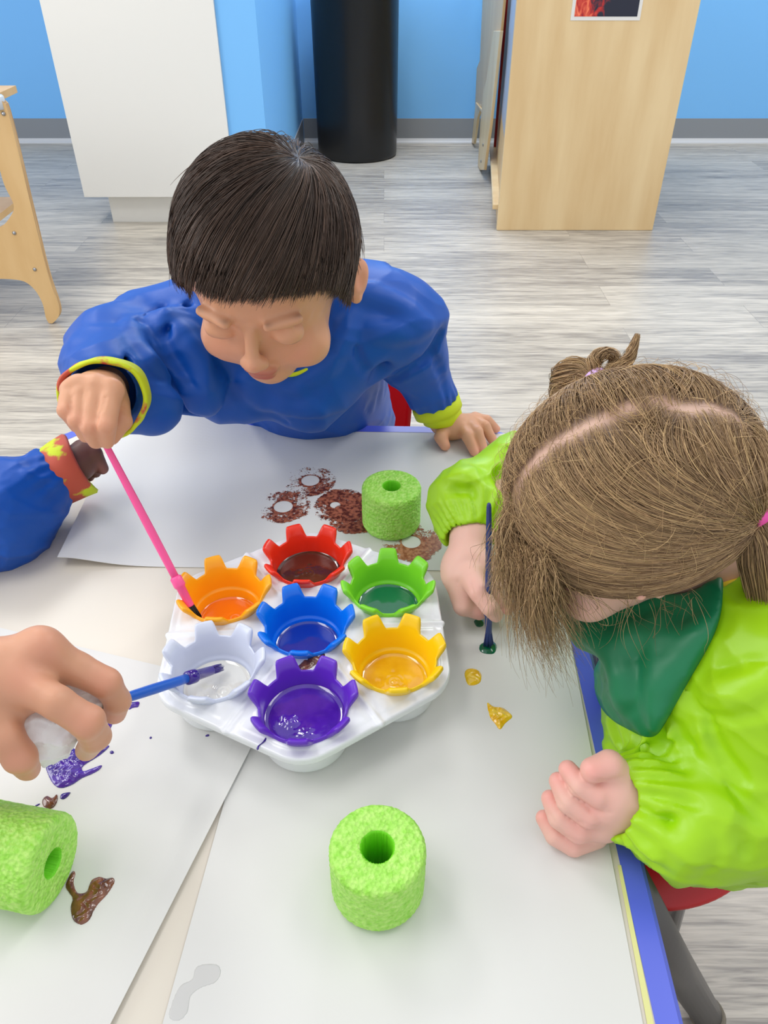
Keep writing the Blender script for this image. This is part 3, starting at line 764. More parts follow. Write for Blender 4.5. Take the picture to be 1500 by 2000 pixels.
blob(zi([(300,1110),(370,1075),(450,1030),(540,1060),(620,1050),(700,1018),(706,1035),(640,1090),(560,1140),(535,1165),(545,1185),(600,1168),(662,1146),(650,1175),(600,1205),(530,1235),(470,1275),(400,1298),(355,1280),(318,1225),(296,1160)], 0, 1150, s2), PZ['c'], .0022, purp, 'big wet purple smear with streaked fingers under the adult hand', lump=.25)
blob(zi([(640,905),(690,880),(735,868),(722,905),(715,950),(690,995),(665,990),(668,950)], 0, 1150, s2), PZ['c'], .0012, purp, 'small purple streak between the adult fingertips', lump=.3)
blob(zi([(835,745),(870,735),(908,735),(900,768),(865,775),(838,785)], 0, 1150, s2), PZ['c'], .0012, purp, 'small purple dab just under the blue brush handle')
blob(zi([(392,1345),(410,1330),(455,1322),(458,1330),(438,1355),(412,1371),(392,1366)], 0, 1150, s2), PZ['c'], .0015, dpurp, 'purple drop with a tail between the big smear and brown drop')
blob(zi([(272,1385),(285,1358),(310,1346),(340,1360),(370,1335),(376,1370),(360,1410),(330,1432),(285,1420)], 0, 1150, s2), PZ['c'], .003, brn, 'brown paint drop behind the lying foam piece')
blob(zi([(715,1060),(730,1052),(742,1062),(736,1073),(718,1073)], 0, 1150, s2), PZ['c'], .0012, dpurp, 'purple speck at the end of a thin streak right of the smear', vox=.0005)
blob(zi([(974,965),(985,960),(989,970),(980,977),(973,974)], 0, 1150, s2), PZ['c'], .001, dpurp, 'purple speck midway between the smear and the tray', vox=.0004)
blob(zi([(1336,955),(1350,946),(1363,948),(1360,958),(1345,962),(1337,960)], 0, 1150, s2), PZ['c'], .001, dpurp, 'purple speck beside the front left foot of the tray', vox=.0004)
blob(zi([(228,1410),(245,1400),(262,1398),(250,1410),(232,1416)], 0, 1150, s2), PZ['c'], .0008, dpurp, 'purple speck against the lying foam piece', vox=.0005)
s3 = 3.3333
blob(zi([(425,770),(450,700),(478,668),(492,690),(480,745),(505,810),(560,805),(580,760),(600,725),(650,706),(690,718),(735,712),(745,745),(700,820),(640,885),(605,940),(585,985),(540,1018),(500,1012),(470,980),(458,910),(470,850),(450,815)], 0, 1500, s3), PZ['c'], .0024, brn, 'glossy brown smear trailing from the lying foam piece', lump=.3)
s6 = 2.3077
blob(zi([(132,495),(150,475),(185,478),(208,500),(204,535),(175,551),(145,545)], 850, 1100, s6), PZ['b'], .0022, yel, 'rounded yellow dab nearer the green paint on the girl sheet', lump=.2)
blob(zi([(234,628),(262,645),(300,650),(325,665),(348,692),(318,720),(292,750),(268,722),(245,690)], 850, 1100, s6), PZ['b'], .0016, yel, 'larger spread yellow dab on the girl sheet', lump=.4)
blob(zi([(174,262),(190,250),(212,252),(222,268),(212,285),(188,286)], 850, 1100, s6), PZ['b'], .0022, grn, 'small dark green drop by the girl hand')
blob(zi([(200,370),(225,352),(240,340),(262,352),(278,372),(268,405),(235,410),(203,398)], 850, 1100, s6), PZ['b'], .0028, grn, 'dark green dab under the navy brush tip')
# damp marks on the near sheet
blob([(335,1960),(352,1925),(375,1912),(382,1890),(402,1882),(425,1884),(432,1900),(420,1920),(392,1930),(372,1948),(368,1975),(350,1994),(330,1988)], PZ['b']-.0001, .0002, M['damp'], 'grey damp mark at the bottom of the girl sheet', 'damp_mark', 'stain', vox=.0008)
# brown smear on the tray and purple drip
def tblob(*a, **k): return blob(*a, **k)
s1 = 2.4194
tblob(zi([(708,752),(740,718),(770,690),(820,672),(862,656),(868,672),(850,700),(800,735),(760,758),(722,768)], 280, 1000, s1), TZ+.0386, .0016, brn, 'brown streak on the tray between the blue and purple cups', lump=.4)
tblob(zi([(590,1045),(596,1052),(575,1085),(552,1102),(543,1124),(534,1122),(538,1106),(562,1086),(578,1060)], 280, 1000, s1), TZ+.0386, .0012, dpurp, 'thin purple drip on the tray left of the purple cup')
def ring_print(px, py, R1, cover, label, ecc=1.0, rot=0, hole=.0105, c1=lin(92, 40, 24), c2=lin(176, 104, 76), seed=0, hx=0, hy=0):
    c = T(px, py, .5016); n = 96; K = 26; rs = np.random.default_rng(seed); a = np.linspace(0, 2*math.pi, n, endpoint=False)
    wob = 1+.03*np.sin(3*a+seed)+.02*np.sin(7*a+2*seed); v = []; e = []
    for k in range(K):
        t = k/(K-1); r = hole+(R1*wob-hole)*t
        v.append(np.stack([c[0]+hx*(1-t)+r*np.cos(a)*ecc, c[1]+hy*(1-t)+r*np.sin(a), np.full(n, .50125+.00004*seed)], 1))
        e.append(np.full(n, .30*math.exp(-(t/.10)**2)-.28*max(0, (t-.8)/.2)**2)+.13*np.sin(a+rot))
    i = np.arange(n); f = np.concatenate([np.stack([k*n+i, (k+1)*n+i, (k+1)*n+(i+1) % n, k*n+(i+1) % n], 1) for k in range(K-1)])
    o = np_mesh('ring_print', np.concatenate(v), f, print_mat('brown_print', cover, c1, c2), extra=('edge', np.concatenate(e)))
    return tag(o, label, 'paint print', 'brown foam ring prints')
ring_print(606, 938, .0325, .40, 'speckled brown ring print, farthest from the tray', rot=2.4, seed=1, hole=.011)
ring_print(553, 989, .0325, .43, 'speckled brown ring print, leftmost and beside the tray', rot=2.0, seed=2, hole=.011)
ring_print(668, 988, .034, .60, 'dense brown ring print left of the standing foam piece', rot=1.6, seed=3, hole=.006, hx=-.008, hy=.002)
ring_print(690, 1010, .031, .58, 'dense brown ring print half under the standing foam piece', rot=1.8, seed=4, hole=.0085)
ring_print(803, 1058, .034, .42, 'faint brown ring print right of the standing foam piece', rot=2.6, seed=5, c1=lin(150, 84, 56), c2=lin(196, 136, 104))

# ------------------------------------------------------------------ brushes
def brush(tip, end, L_hand, m, label, r=.0035, bl=.018, bm=None, bw=.0042, paint=None, cut=None, fer=.030):
    """tip: bristle end; end: handle end"""
    tip = np.asarray(tip, float); end = np.asarray(end, float); d = nrm(end-tip); L = np.linalg.norm(end-tip)
    root = empty('paint_brush', tip, label, 'paint brush', 'childrens paint brushes')
    q = lambda s: tip+d*s
    tube('handle', [q(bl+fer-.004), q(bl+fer+.01), q(L*.45), q(L*.8), q(L-.004), q(L-.001), q(L)], [r*.95, r*.98, r*1.05, r*.85, r*.7, r*.55, r*.2], m, root, 20)
    tube('ferrule', [q(bl-.001), q(bl), q(bl+fer*.62), q(bl+fer*.66), q(bl+fer*.70), q(bl+fer*.95), q(bl+fer)], [r*.95, r*1.0, r*1.15, r*1.45, r*1.5, r*1.45, r*1.05], paint or m, root, 20)
    # bristles: many thin hairs
    A = frame_z(d); V_, F_ = [], []; rs = np.random.default_rng(3)
    for k in range(90):
        a_ = rs.uniform(0, 6.283); rr = math.sqrt(rs.uniform(0, 1)); o1 = A@V(math.cos(a_)*rr*r*.9, math.sin(a_)*rr*r*.9, 0); o2 = A@V(math.cos(a_)*rr*bw, math.sin(a_)*rr*bw*.8, 0)
        vv, ff = tube_arrays([q(bl+.001)+o1, q(bl*.5)+(o1+o2)/2*1.05, q(rs.uniform(0, .0035))+o2], [.00045, .0004, .0002], 4)
        b0_ = len(V_); V_ += vv; F_ += [tuple(x+b0_ for x in g) for g in ff]
    py_mesh('bristles', V_, F_, bm or M['bristle'], root, smooth=True)
    return root

# ================================================================== PEOPLE
SK_BOY = lin(216, 160, 126); SK_GIRL = lin(232, 186, 170); SK_AD = lin(206, 152, 122); SK_DARK = lin(112, 72, 62)
def headframe(c, fwd, up=None, right=None):
    F_ = nrm(fwd)
    if up is not None:
        R_ = nrm(np.cross(F_, up)); U_ = np.cross(R_, F_)
    else:
        R_ = nrm(right - F_*np.dot(right, F_)); U_ = np.cross(R_, F_)
    A = np.stack([R_, F_, U_], 1); c = np.asarray(c, float)
    return c, A
class Head:
    """toddler head in its own frame: x right, y forward, z up"""
    def __init__(s, c, A, sc=1.0, ex=0.0):
        s.ex = ex
        s.c = np.asarray(c, float); s.A = A; s.s = sc
        s.r = V(.071, .086, .074)*sc; s.oc = V(0, -.006, .014)*sc
    def w(s, x, y, z): return s.c + s.A@(V(x, y, z)*s.s)
    def ops(s):
        w, k = s.w, s.s; A = s.A; ex = s.ex
        o = [('add', ell(w(0, -.006, .014), s.r, A), 0),
             ('add', ell(w(0, .026, -.040), V(.054, .052, .050)*k, A), .02*k),
             ('add', ell(w(0, .052, -.080), V(.022, .020, .017)*k, A), .016*k),
             ('add', cap(w(0, -.015, -.05), w(0, -.03, -.11), .034*k), .016*k)]
        for e in (-1, 1):
            o += [('add', ell(w(e*.036, .048, -.050), V(.024, .022, .023)*k, A), .012*k),
                  ('sub', ell(w(e*.029, .094, -.012), V(.016, .014, .010)*k, A), .008*k),
                  ('add', ell(w(e*.029, .0700, -.0135), V(.0150, .0125, .0115)*k, A), .002*k),
                  ('sub', cap(w(e*.017, .0835, -.0205), w(e*.041, .0765, -.0195), .0009*k), .0010*k),
                  ('add', cap(w(e*.018, .0845, .004), w(e*.042, .073, .005), .004*k), .010*k),
                  ('add', ell(w(e*.0072, .0870, -.0385), V(.0060, .0062, .0052)*k, A), .003*k),
                  # ear
                  ('add', ell(w(e*(.0720+ex), -.008, -.024), V(.0065, .015, .022)*k, A@rotz(e*.5)), .005*k),
                  ('sub', ell(w(e*(.0800+ex), -.002, -.022), V(.0055, .009, .0140)*k, A@rotz(e*.5)), .002*k),
                  ('add', ball(w(e*(.0715+ex*.8), -.004, -.043), .0055*k), .004*k),
                  ('add', ball(w(e*.0700, .005, -.024), .0040*k), .003*k)]
        o += [('add', cap(w(0, .080, -.008), w(0, .0905, -.033), .0045*k, .0065*k), .009*k),
              ('add', ball(w(0, .0915, -.0360), .0072*k), .004*k),
              ('sub', ball(w(.0055, .0920, -.0440), .0022*k), .001*k), ('sub', ball(w(-.0055, .0920, -.0440), .0022*k), .001*k),
              ('add', ell(w(0, .0765, -.0580), V(.0165, .0080, .0048)*k, A), .004*k),
              ('add', ell(w(0, .0750, -.0655), V(.0135, .0080, .0050)*k, A), .004*k),
              ('sub', cap(w(-.015, .0820, -.0615), w(0, .0850, -.0618), .0008*k), .0012*k), ('sub', cap(w(0, .0850, -.0618), w(.015, .0820, -.0615), .0008*k), .0012*k)]
        return o
    def spots(s, hair=None, lip=(.45, .12, .10), brow=(.05, .03, .02)):
        w, k = s.w, s.s; sp = []
        for e in (-1, 1):
            sp += [(w(e*.036, .066, -.045), .020*k, (.80, .30, .22), .30), (w(e*.080, -.006, -.022), .02*k, (.82, .28, .2), .45)]
            for t in np.linspace(0, 1, 9):
                sp.append((w(e*(.018+.026*t), .086-.013*t*t, .010+.004*math.sin(3*t)), .0034*k, brow, .55))
                sp.append((w(e*(.017+.024*t), .0850-.008*t, -.0208), .0018*k, (.03, .02, .02), .85))
        for t in np.linspace(-1, 1, 9):
            sp.append((w(.0145*t, .0845-.004*t*t, -.0585), .0038*k, lip, .7)); sp.append((w(.0115*t, .0835-.003*t*t, -.0655), .0042*k, lip, .7))
        sp.append((w(0, .096, -.036), .008*k, (.8, .3, .22), .25))
        return sp
def rotz(a): c, s_ = math.cos(a), math.sin(a); return np.array([[c, -s_, 0], [s_, c, 0], [0, 0, 1]])
def finger(pts, rads, k0=.004, k=.0018):
    return chain(pts, rads, k, k0)
def fspots(tip, r=.006, col=(.75, .26, .20), s=.4): return [(tip, r, col, s)]
def nail(c, nrm_, al, r):
    """flat nail plate just proud of the finger tip"""
    z = nrm(nrm_); y = nrm(al - z*np.dot(al, z)); x = np.cross(y, z)
    return ell(c, V(r*.62, r*.85, r*.22), np.stack([x, y, z], 1))

# ------------------------------------------------------------------ boy
Hb = Head(*headframe(P(522, 506, .685), V(-.12, -.90, -.37), up=V(.02, 0, 1)), 1.0, .0065)
sh = {}
bR_sh = P(330, 640, .865); bR_el = P(232, 680, .80); bR_wr = P(205, 775, .70); 
bL_sh = P(775, 625, .865); bL_el = P(825, 705, .94); bL_wr = T(866, 822, .522)
pel = V(-.10, 1.07, .36)
body = []
body += [('add', cap(V(-.10, .865, .63), pel, .062, .075), 0)]
body += [('add', cap(Hb.w(0, -.02, -.06), V(-.10, .835, .67), .033, .036), .01)]
body += [('add', cap(bR_sh, V(-.10, .85, .66), .030, .05), .02), ('add', cap(bL_sh, V(-.10, .85, .66), .030, .05), .02)]
body += Hb.ops()
for s_, e_, w_ in ((bR_sh, bR_el, bR_wr), (bL_sh, bL_el, bL_wr)):
    body += [('add', cap(s_, e_, .030, .025), .01), ('add', cap(e_, w_, .025, .018), .01)]
for e in (-1, 1):   # legs under the table
    hp = pel+V(e*.05, 0, 0); kn = V(-.10+e*.08, .84, .335); an = V(-.10+e*.08, .86, .07)
    body += [('add', cap(hp, kn, .058, .040), .02), ('add', cap(kn, an, .038, .025), .01), ('add', cap(an+V(0, 0, -.03), an+V(0, -.085, -.043), .024, .022), .01)]
# right hand: fist seen from its back, gripping the pink brush
wr = bR_wr; zc = .665
pa = [(138, 762), (158, 752), (186, 752), (218, 762)]            # knuckles
pipx = [(129, 802), (150, 821), (174, 834), (207, 830)]
tipx = [(150, 832), (168, 851), (187, 862), (208, 860)]
hand = []
hand += [('add', cap(wr, P(190, 765, .672), .018, .019), .008)]
for i_, (kx, px_, tx) in enumerate(zip(pa, pipx, tipx)):
    rr = [.0070, .0076, .0080, .0084][i_]
    K = P(*kx, .650); PP = P(*px_, .638); Tt = P(*tx, .652)
    body_ = [('add', cap(P(205, 765, .676), K, .015, rr+.0022), .006)]
    hand += body_
    hand += [('add', cap(K, PP, rr+.0014, rr), .0010), ('add', cap(PP, Tt, rr, rr*.84), .0010)]
# thumb closing on the brush from the inner side
hand += [('add', cap(P(228, 792, .682), P(236, 822, .674), .0115, .0095), .006), ('add', cap(P(236, 822, .674), P(216, 852, .668), .0092, .0080), .002)]
# left hand spread on the table
pl = T(892, 832, .520)
hL = [('add', cap(bL_wr, T(893, 832, .521), .0165, .0165), .008), ('add', cap(T(880, 838, .517), T(915, 828, .519), .0135), .008)]
hL += finger([T(873, 833, .517), T(861, 853, .5165), T(869, 870, .5085)], [.0115, .0085, .0068])
hL += finger([T(898, 833, .5205), T(914, 852, .522), T(926, 882, .5075)], [.0105, .0078, .0062])
hL += finger([T(912, 828, .5215), T(932, 844, .524), T(944, 878, .5075)], [.0105, .0078, .0062])
hL += finger([T(922, 823, .5205), T(946, 832, .5235), T(964, 862, .5072)], [.0100, .0074, .0060])
hL += finger([T(928, 818, .5185), T(950, 821, .5200), T(969, 838, .5068)], [.0092, .0070, .0056])
body += hand+hL
body += folds(body, [[(208, 768), (198, 798), (187, 824), (182, 858)], [(171, 762), (159, 803), (158, 838)], [(142, 765), (137, 797), (140, 828)]], r=.0013, k=.0016, off=-.0003)
sp = Hb.spots()
for t_ in [(869, 872), (926, 885), (944, 880), (965, 864), (969, 840)]: sp += fspots(T(*t_, .507), .008, (.85, .36, .28), .55)
for t_ in pipx: sp += fspots(P(*t_, .632), .008, (.82, .34, .24), .25)
ops_ = body+[('disp', lambda p, d: (.0004*np.sin(p[:, 0]*210+3*np.sin(p[:, 1]*160))*np.sin(p[:, 2]*190)).astype(np.float32), 0)]
v_, f_ = sdf_mesh(ops_, .0014, (-.40, .50, -.01), (.16, 1.20, .93))
boy = np_mesh('person', v_, f_, M['skin'], None, cshade(v_, SK_BOY, sp))
boy['label'] = 'dark haired toddler in a blue smock leaning over the table and dipping a pink brush'; boy['category'] = 'person'

# boy smock
sm = []
sm += [('add', cap(V(-.10, .875, .635), V(-.10, 1.06, .40), .094, .115), 0)]
sm += [('add', ell(P(565, 705, .86), V(.092, .050, .060)), .04)]
sm += [('add', cap(P(390, 655, .86), P(700, 640, .86), .055, .058), .03)]
sm += [('add', cap(P(700, 625, .875), bL_sh, .055, .048), .03), ('add', cap(P(735, 590, .90), P(790, 625, .90), .035, .035), .03)]
sm += [('add', cap(bL_sh, P(802, 690, .92), .044, .038), .02), ('add', cap(P(804, 690, .92), P(843, 770, .974), .038, .0285), .02)]
sm += [('add', cap(P(390, 650, .86), P(300, 660, .855), .058, .050), .03), ('add', cap(P(300, 655, .855), P(225, 675, .80), .044, .040), .02)]
sm += [('add', cap(P(225, 690, .79), P(215, 752, .712), .040, .036), .02), ('add', cap(P(235, 770, .735), P(298, 798, .735), .040, .026), .02),
       ('add', cap(P(330, 700, .80), P(380, 760, .80), .045, .030), .02)]
sm += [('add', cap(P(395, 768, .865), P(480, 778, .875), .020, .026), .025)]
sm += [('add', cap(P(600, 770, .88), P(600, 782, .885), .040, .034), .03), ('add', cap(P(470, 745, .87), P(440, 765, .88), .036, .030), .02)]
# folds: tucks carved and ridges raised where the cloth bunches
def vly(pts, r, k=.012): 
    pts = [P(*q) for q in pts]; return [('sub', cap(pts[i], pts[i+1], r), k) for i in range(len(pts)-1)]
def rdg(pts, r, k=.012):
    pts = [P(*q) for q in pts]; return [('add', cap(pts[i], pts[i+1], r), k) for i in range(len(pts)-1)]
sm += vly([(860, 650, .855), (835, 690, .865), (790, 730, .87)], .007, .014)
sm += vly([(740, 700, .845), (748, 745, .85), (755, 770, .86)], .008, .016)
sm += vly([(318, 610, .80), (235, 650, .755), (265, 720, .74)], .0055, .012)
sm += vly([(372, 610, .80), (330, 680, .79), (390, 740, .80)], .007, .014)
sm += vly([(300, 735, .755), (380, 800, .80)], .008, .014)
sm += rdg([(700, 560, .86), (770, 585, .87), (830, 618, .87)], .016, .02)
sm += rdg([(255, 625, .81), (205, 650, .775), (160, 700, .73)], .014, .018)
sm += folds(sm, [[(862, 648), (842, 690), (805, 722), (757, 748)], [(690, 640), (700, 700), (735, 752)], [(372, 590), (345, 630), (318, 660)],
                 [(318, 612), (245, 640), (228, 680), (255, 720)], [(300, 640), (345, 700), (385, 760)], [(402, 770), (470, 808), (560, 826)], [(850, 700), (868, 740), (872, 780)], [(640, 720), (700, 780), (720, 815)]])
sm += folds(sm, [[(325, 620), (372, 680), (400, 745)], [(255, 640), (275, 690), (320, 740)], [(720, 640), (770, 650), (830, 640)], [(700, 580), (760, 590), (820, 625)], [(560, 760), (640, 700), (690, 620)], [(480, 740), (520, 780), (620, 800)]], r=.006, k=.014, off=.0045, kind='add')
sm += [wrinkle(.15, .0050, 1.3), wrinkle(.060, .0014, 4.1)]
ax_, bx_ = P(838, 715, .94), P(853, 800, .995)
sm += [gather(P(825,705,.94), P(846, 770, .985), 16, .0014, .022)]
# neck opening and hollow for the hands
sm += [('sub', cap(Hb.w(0, -.0, -.03), V(-.10, .835, .685), .047, .045), .004)]
cuffR_c = P(198, 768, .682)
sm += [('sub', cap(P(205, 765, .70), P(188, 782, .64), .0275, .030), .002)]
v_, f_ = sdf_mesh(sm, .0024, (-.40, .55, .20), (.16, 1.22, .86))
np_mesh('smock', v_, f_, M['blue'], boy)
def cuffmat():
    m = mat('stained_cuff', lin(206, 222, 22), .6, vary=(lin(200, 84, 60), 34, (1, 1, 1)), bump=(900, .3, .0005))
    cr = [n for n in m.node_tree.nodes if n.type == 'VALTORGB'][0]; cr.color_ramp.elements[0].position = .50; cr.color_ramp.elements[1].position = .56
    return m
M['cuffs'] = cuffmat()
def ringband(name, c, ax_, ru, rv, wid, th, m, parent, tilt=None, seed=0, wob=.02, flare=0., roll=0):
    A = frame_z(ax_); N = 96; a = np.linspace(0, 2*math.pi, N, endpoint=False)
    if roll: A = A@rotz(roll)
    prof = [(0, -wid/2), (th*.5, -wid*.42), (th*.55, 0), (th*.5, wid*.42), (0, wid/2), (-th*.5, wid*.42), (-th*.5, -wid*.42)]
    rows = []
    for dr, z in prof:
        w = 1+wob*np.sin(3*a+seed)+wob*.5*np.sin(7*a+z*300+seed); fl = flare*(z/wid)
        rows.append(np.stack([(ru+dr+fl)*w*np.cos(a), (rv+dr+fl)*w*np.sin(a), z+wid*.10*np.sin(2*a+seed)+0*a], 1)@A.T+c)
    v = np.concatenate(rows); R_ = len(rows); i = np.arange(N)
    f = np.concatenate([np.stack([k*N+i, k*N+(i+1) % N, ((k+1) % R_)*N+(i+1) % N, ((k+1) % R_)*N+i], 1) for k in range(R_)])
    return np_mesh(name, v, f, m, parent)
def curveband(name, px, th, wid, m, parent, view=True):
    """cuff band following a closed loop of points; band width along dir"""
    pass
cr_ = ringband('cuff', P(205, 776, .680), P(180, 790, .64)-P(215, 765, .70), .0335, .0365, .023, .004, M['cuffs'], boy, seed=1.0, wob=.03)
ringband('cuff', P(861, 806, .992), bL_wr-P(846, 770, .974), .0245, .0235, .018, .003, M['cuffy'], boy, seed=.4)

ringband('cuff', P(853, 791, .985), bL_wr-P(846, 770, .974), .0290, .0275, .017, .005, M['cuffy'], boy, seed=1.4)
ringband('collar', (Hb.w(0, -.0, -.055)+V(-.1, .835, .675))/2+V(0, -.005, -.012), Hb.w(0, 0, 0)-V(-.10, .84, .66), .050, .052, .006, .003, M['cuffy'], boy)
# trousers + shoes
tro = [('add', cap(pel+V(0, 0, 0), pel+V(0, -.02, .04), .088, .08), 0)]
for e in (-1, 1):
    hp = pel+V(e*.05, 0, 0); kn = V(-.10+e*.08, .84, .335); an = V(-.10+e*.08, .86, .09)
    tro += [('add', cap(hp, kn, .066, .048), .02), ('add', cap(kn, an, .047, .034), .01)]
v_, f_ = sdf_mesh(tro+[wrinkle(.07, .003, 2.)], .004, (-.4, .7, -.01), (.2, 1.24, .55)); np_mesh('trousers', v_, f_, M['jeans'], boy)
for e in (-1, 1):
    an = V(-.10+e*.08, .86, .07); so = [('add', cap(an+V(0, .005, -.035), an+V(0, -.09, -.040), .032, .030), .01), ('int', half(V(0, 0, .002), V(0, 0, -1)), .001)]
    v_, f_ = sdf_mesh(so, .004, (-.35, .65, -.01), (.1, .95, .15)); np_mesh('shoe', v_, f_, M['shoe'], boy)

# ------------------------------------------------------------------ hair strands
def strands_mesh(name, S, rad, cols, m, parent, sides=3):
    """S: (N,K,3) strand points; rad (K,) profile or (N,K)"""
    N, K, _ = S.shape; t = np.gradient(S, axis=1); t /= np.linalg.norm(t, axis=2, keepdims=True)+1e-12
    ref = np.where(np.abs(t[..., 2:3]) < .9, V(0, 0, 1), V(1, 0, 0)); u = np.cross(t, ref); u /= np.linalg.norm(u, axis=2, keepdims=True)+1e-12; w = np.cross(t, u)
    rad = np.broadcast_to(np.asarray(rad), (N, K))[..., None]; V_ = []
    for s_ in range(sides):
        a = 2*math.pi*s_/sides; V_.append(S+rad*(math.cos(a)*u+math.sin(a)*w))
    v = np.stack(V_, 2).reshape(-1, 3); base = (np.arange(N)*K*sides)[:, None, None]
    k = np.arange(K-1)[None, :, None]; s_ = np.arange(sides)[None, None, :]
    a = base+k*sides+s_; b = base+k*sides+(s_+1) % sides
    f = np.stack([a, b, b+sides, a+sides], -1).reshape(-1, 4)
    c = np.repeat(cols, K*sides, axis=0) if cols.ndim == 2 else np.repeat(cols.reshape(-1, 3), sides, axis=0)
    return np_mesh(name, v, f, m, parent, c)
def smooth01(x): x = np.clip(x, 0, 1); return x*x*(3-2*x)
# boy: bowl cut falling from a whorl at the crown
HR = Hb
whl = nrm(V(-.42, -.36, .80))            # whorl direction in head frame
Ap = frame_z(whl)
def hairpoint(theta, phi, h, rr=None):
    """point on the hair shell: theta from whorl, phi around; below the widest ring it hangs"""
    q = np.stack([np.sin(theta)*np.cos(phi), np.sin(theta)*np.sin(phi), np.cos(theta)], -1)@Ap.T
    r = HR.r[None]+h[..., None]*np.ones(3)
    xy = np.linalg.norm(q[..., :2], axis=-1, keepdims=True); low = q[..., 2:3] < -.05
    sc = np.where(low, np.maximum(.94, xy)/np.maximum(xy, 1e-4), 1); q2 = q.copy(); q2[..., :2] = q[..., :2]*np.where(low, np.minimum(sc, 3), 1)
    return q2*r+HR.oc, q
def hairlimit(az):
    """lowest hair height (head frame z) by azimuth; az=0 faces forward, +-90deg sides"""
    a = np.abs((az+math.pi) % (2*math.pi)-math.pi)*180/math.pi
    return np.interp(a, [0, 28, 42, 55, 66, 75, 84, 96, 110, 150, 180], [.035, .034, .030, .018, -.004, -.034, -.004, .004, -.030, -.058, -.062])
def theta_end(phi):
    ths = np.linspace(.05, 2.9, 90); TH, PH = np.meshgrid(ths, phi, indexing='ij')
    p, q = hairpoint(TH, PH, np.full(TH.shape, .008)); az = np.arctan2(q[..., 0], q[..., 1])
    bad = p[..., 2] < hairlimit(az); fi = np.where(bad.any(0), bad.argmax(0), 89); return ths[fi]
# inner shell so that no scalp shows
NP, NT = 180, 60
phg = np.linspace(0, 2*math.pi, NP, endpoint=False); te = theta_end(phg)
TH = np.linspace(0.001, 1, NT)[:, None]*(te-.03)[None]; PH = np.broadcast_to(phg[None], TH.shape)
hh = .0030+.0045*smooth01(TH/.4)*(1+.12*np.sin(PH*23+TH*3)); pts, _ = hairpoint(TH, PH, hh*.75-.001)
vs1 = pts.reshape(-1, 3)@HR.A.T+HR.c
i = np.arange(NP); f1 = np.concatenate([np.stack([k*NP+i, k*NP+(i+1) % NP, (k+1)*NP+(i+1) % NP, (k+1)*NP+i], 1) for k in range(NT-1)])
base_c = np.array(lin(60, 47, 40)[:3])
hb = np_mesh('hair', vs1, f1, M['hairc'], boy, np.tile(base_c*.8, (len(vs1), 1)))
NS, K = 9000, 12
rs = np.random.default_rng(11)
phi = rs.uniform(0, 2*math.pi, NS); te = theta_end(phi)
clump = np.floor(phi/(2*math.pi)*260)*2*math.pi/260
t0 = te*np.sqrt(rs.uniform(.0, .80, NS)); t1 = np.minimum(te+rs.normal(0, .035, NS)-.0, t0+rs.uniform(.7, 1.5, NS)); t1 = np.maximum(t1, t0+.12)
s = np.linspace(0, 1, K)[None]
TH = t0[:, None]+(t1-t0)[:, None]*s
swirl = .55*np.exp(-TH/.45)
lay = rs.uniform(.3, 1, NS)
wv = rs.normal(0, .020, NS)[:, None]*s*1.2+.09*np.sin(clump*7)[:, None]*s*.5
PH = phi[:, None]+swirl+wv+(clump-phi)[:, None]*.8*s**1.5
H = .0012+(.0050+.0055*lay[:, None])*smooth01(TH/.30)*(.55+.45*smooth01(s*2.5))+.0012*np.sin(clump*91)[:, None]*s
fl = rs.uniform(0, 1, NS) < .02
H = H+np.where(fl, rs.uniform(.002, .008, NS), 0)[:, None]*s**2
pts, _ = hairpoint(TH, PH, H)
S = pts@HR.A.T+HR.c
cv = (rs.lognormal(0, .35, NS))[:, None]*np.array([lin(76, 59, 49)[:3]])*np.where(rs.uniform(0, 1, NS) < .15, 1.5, 1)[:, None]
prof = np.interp(np.linspace(0, 1, K), [0, .15, .8, 1], [.00022, .00032, .00028, .00008])
strands_mesh('hair_strands', S, prof, cv, M['hairc'], hb)

# ------------------------------------------------------------------ pink brush (held by the boy)
tipP = P(388, 1214, .700); endP = P(203, 862, .668)
dP = nrm(endP-tipP)
brush(tipP, endP+dP*.028, 0, M['pinkp'], 'pink paint brush with black bristles dipping into the orange cup, held by the boy', r=.0036, bl=.017, bw=.0052, fer=.030)

# ------------------------------------------------------------------ girl
cG = P(1226, 974, .535)
cdir = nrm(C0-cG); r1 = nrm(RT-cdir*np.dot(RT, cdir)); u1 = np.cross(cdir, r1)
Fg = nrm(-.95*r1-.26*u1-.12*cdir); Rg = -nrm(.06*r1-.68*u1+.66*cdir)
Hg = Head(*headframe(cG, Fg, right=Rg), .95, -.0210)
def loc(H_, p): return (np.asarray(p)-H_.c)@H_.A
gN = V(.262, .425, .640); gpel = V(.335, .50, .365)
gL_sh = V(.285, .345, .635); gL_el = P(1535, 1600, .53); gL_wr = P(1218, 1560, .548)
gR_sh = V(.265, .505, .625); gR_el = P(1012, 925, .80); gR_wr = P(921, 1040, .748)
gb = [('add', cap(V(.285, .425, .60), gpel, .060, .075), 0)]
gb += [('add', cap(Hg.w(0, -.02, -.06), gN, .033, .036), .01)]
gb += [('add', cap(gL_sh, V(.275, .42, .63), .030, .05), .02), ('add', cap(gR_sh, V(.275, .42, .63), .030, .05), .02)]
gb += Hg.ops()
for s_, e_, w_ in ((gL_sh, gL_el, gL_wr), (gR_sh, gR_el, gR_wr)):
    gb += [('add', cap(s_, e_, .030, .026), .01), ('add', cap(e_, w_, .026, .0195), .01)]
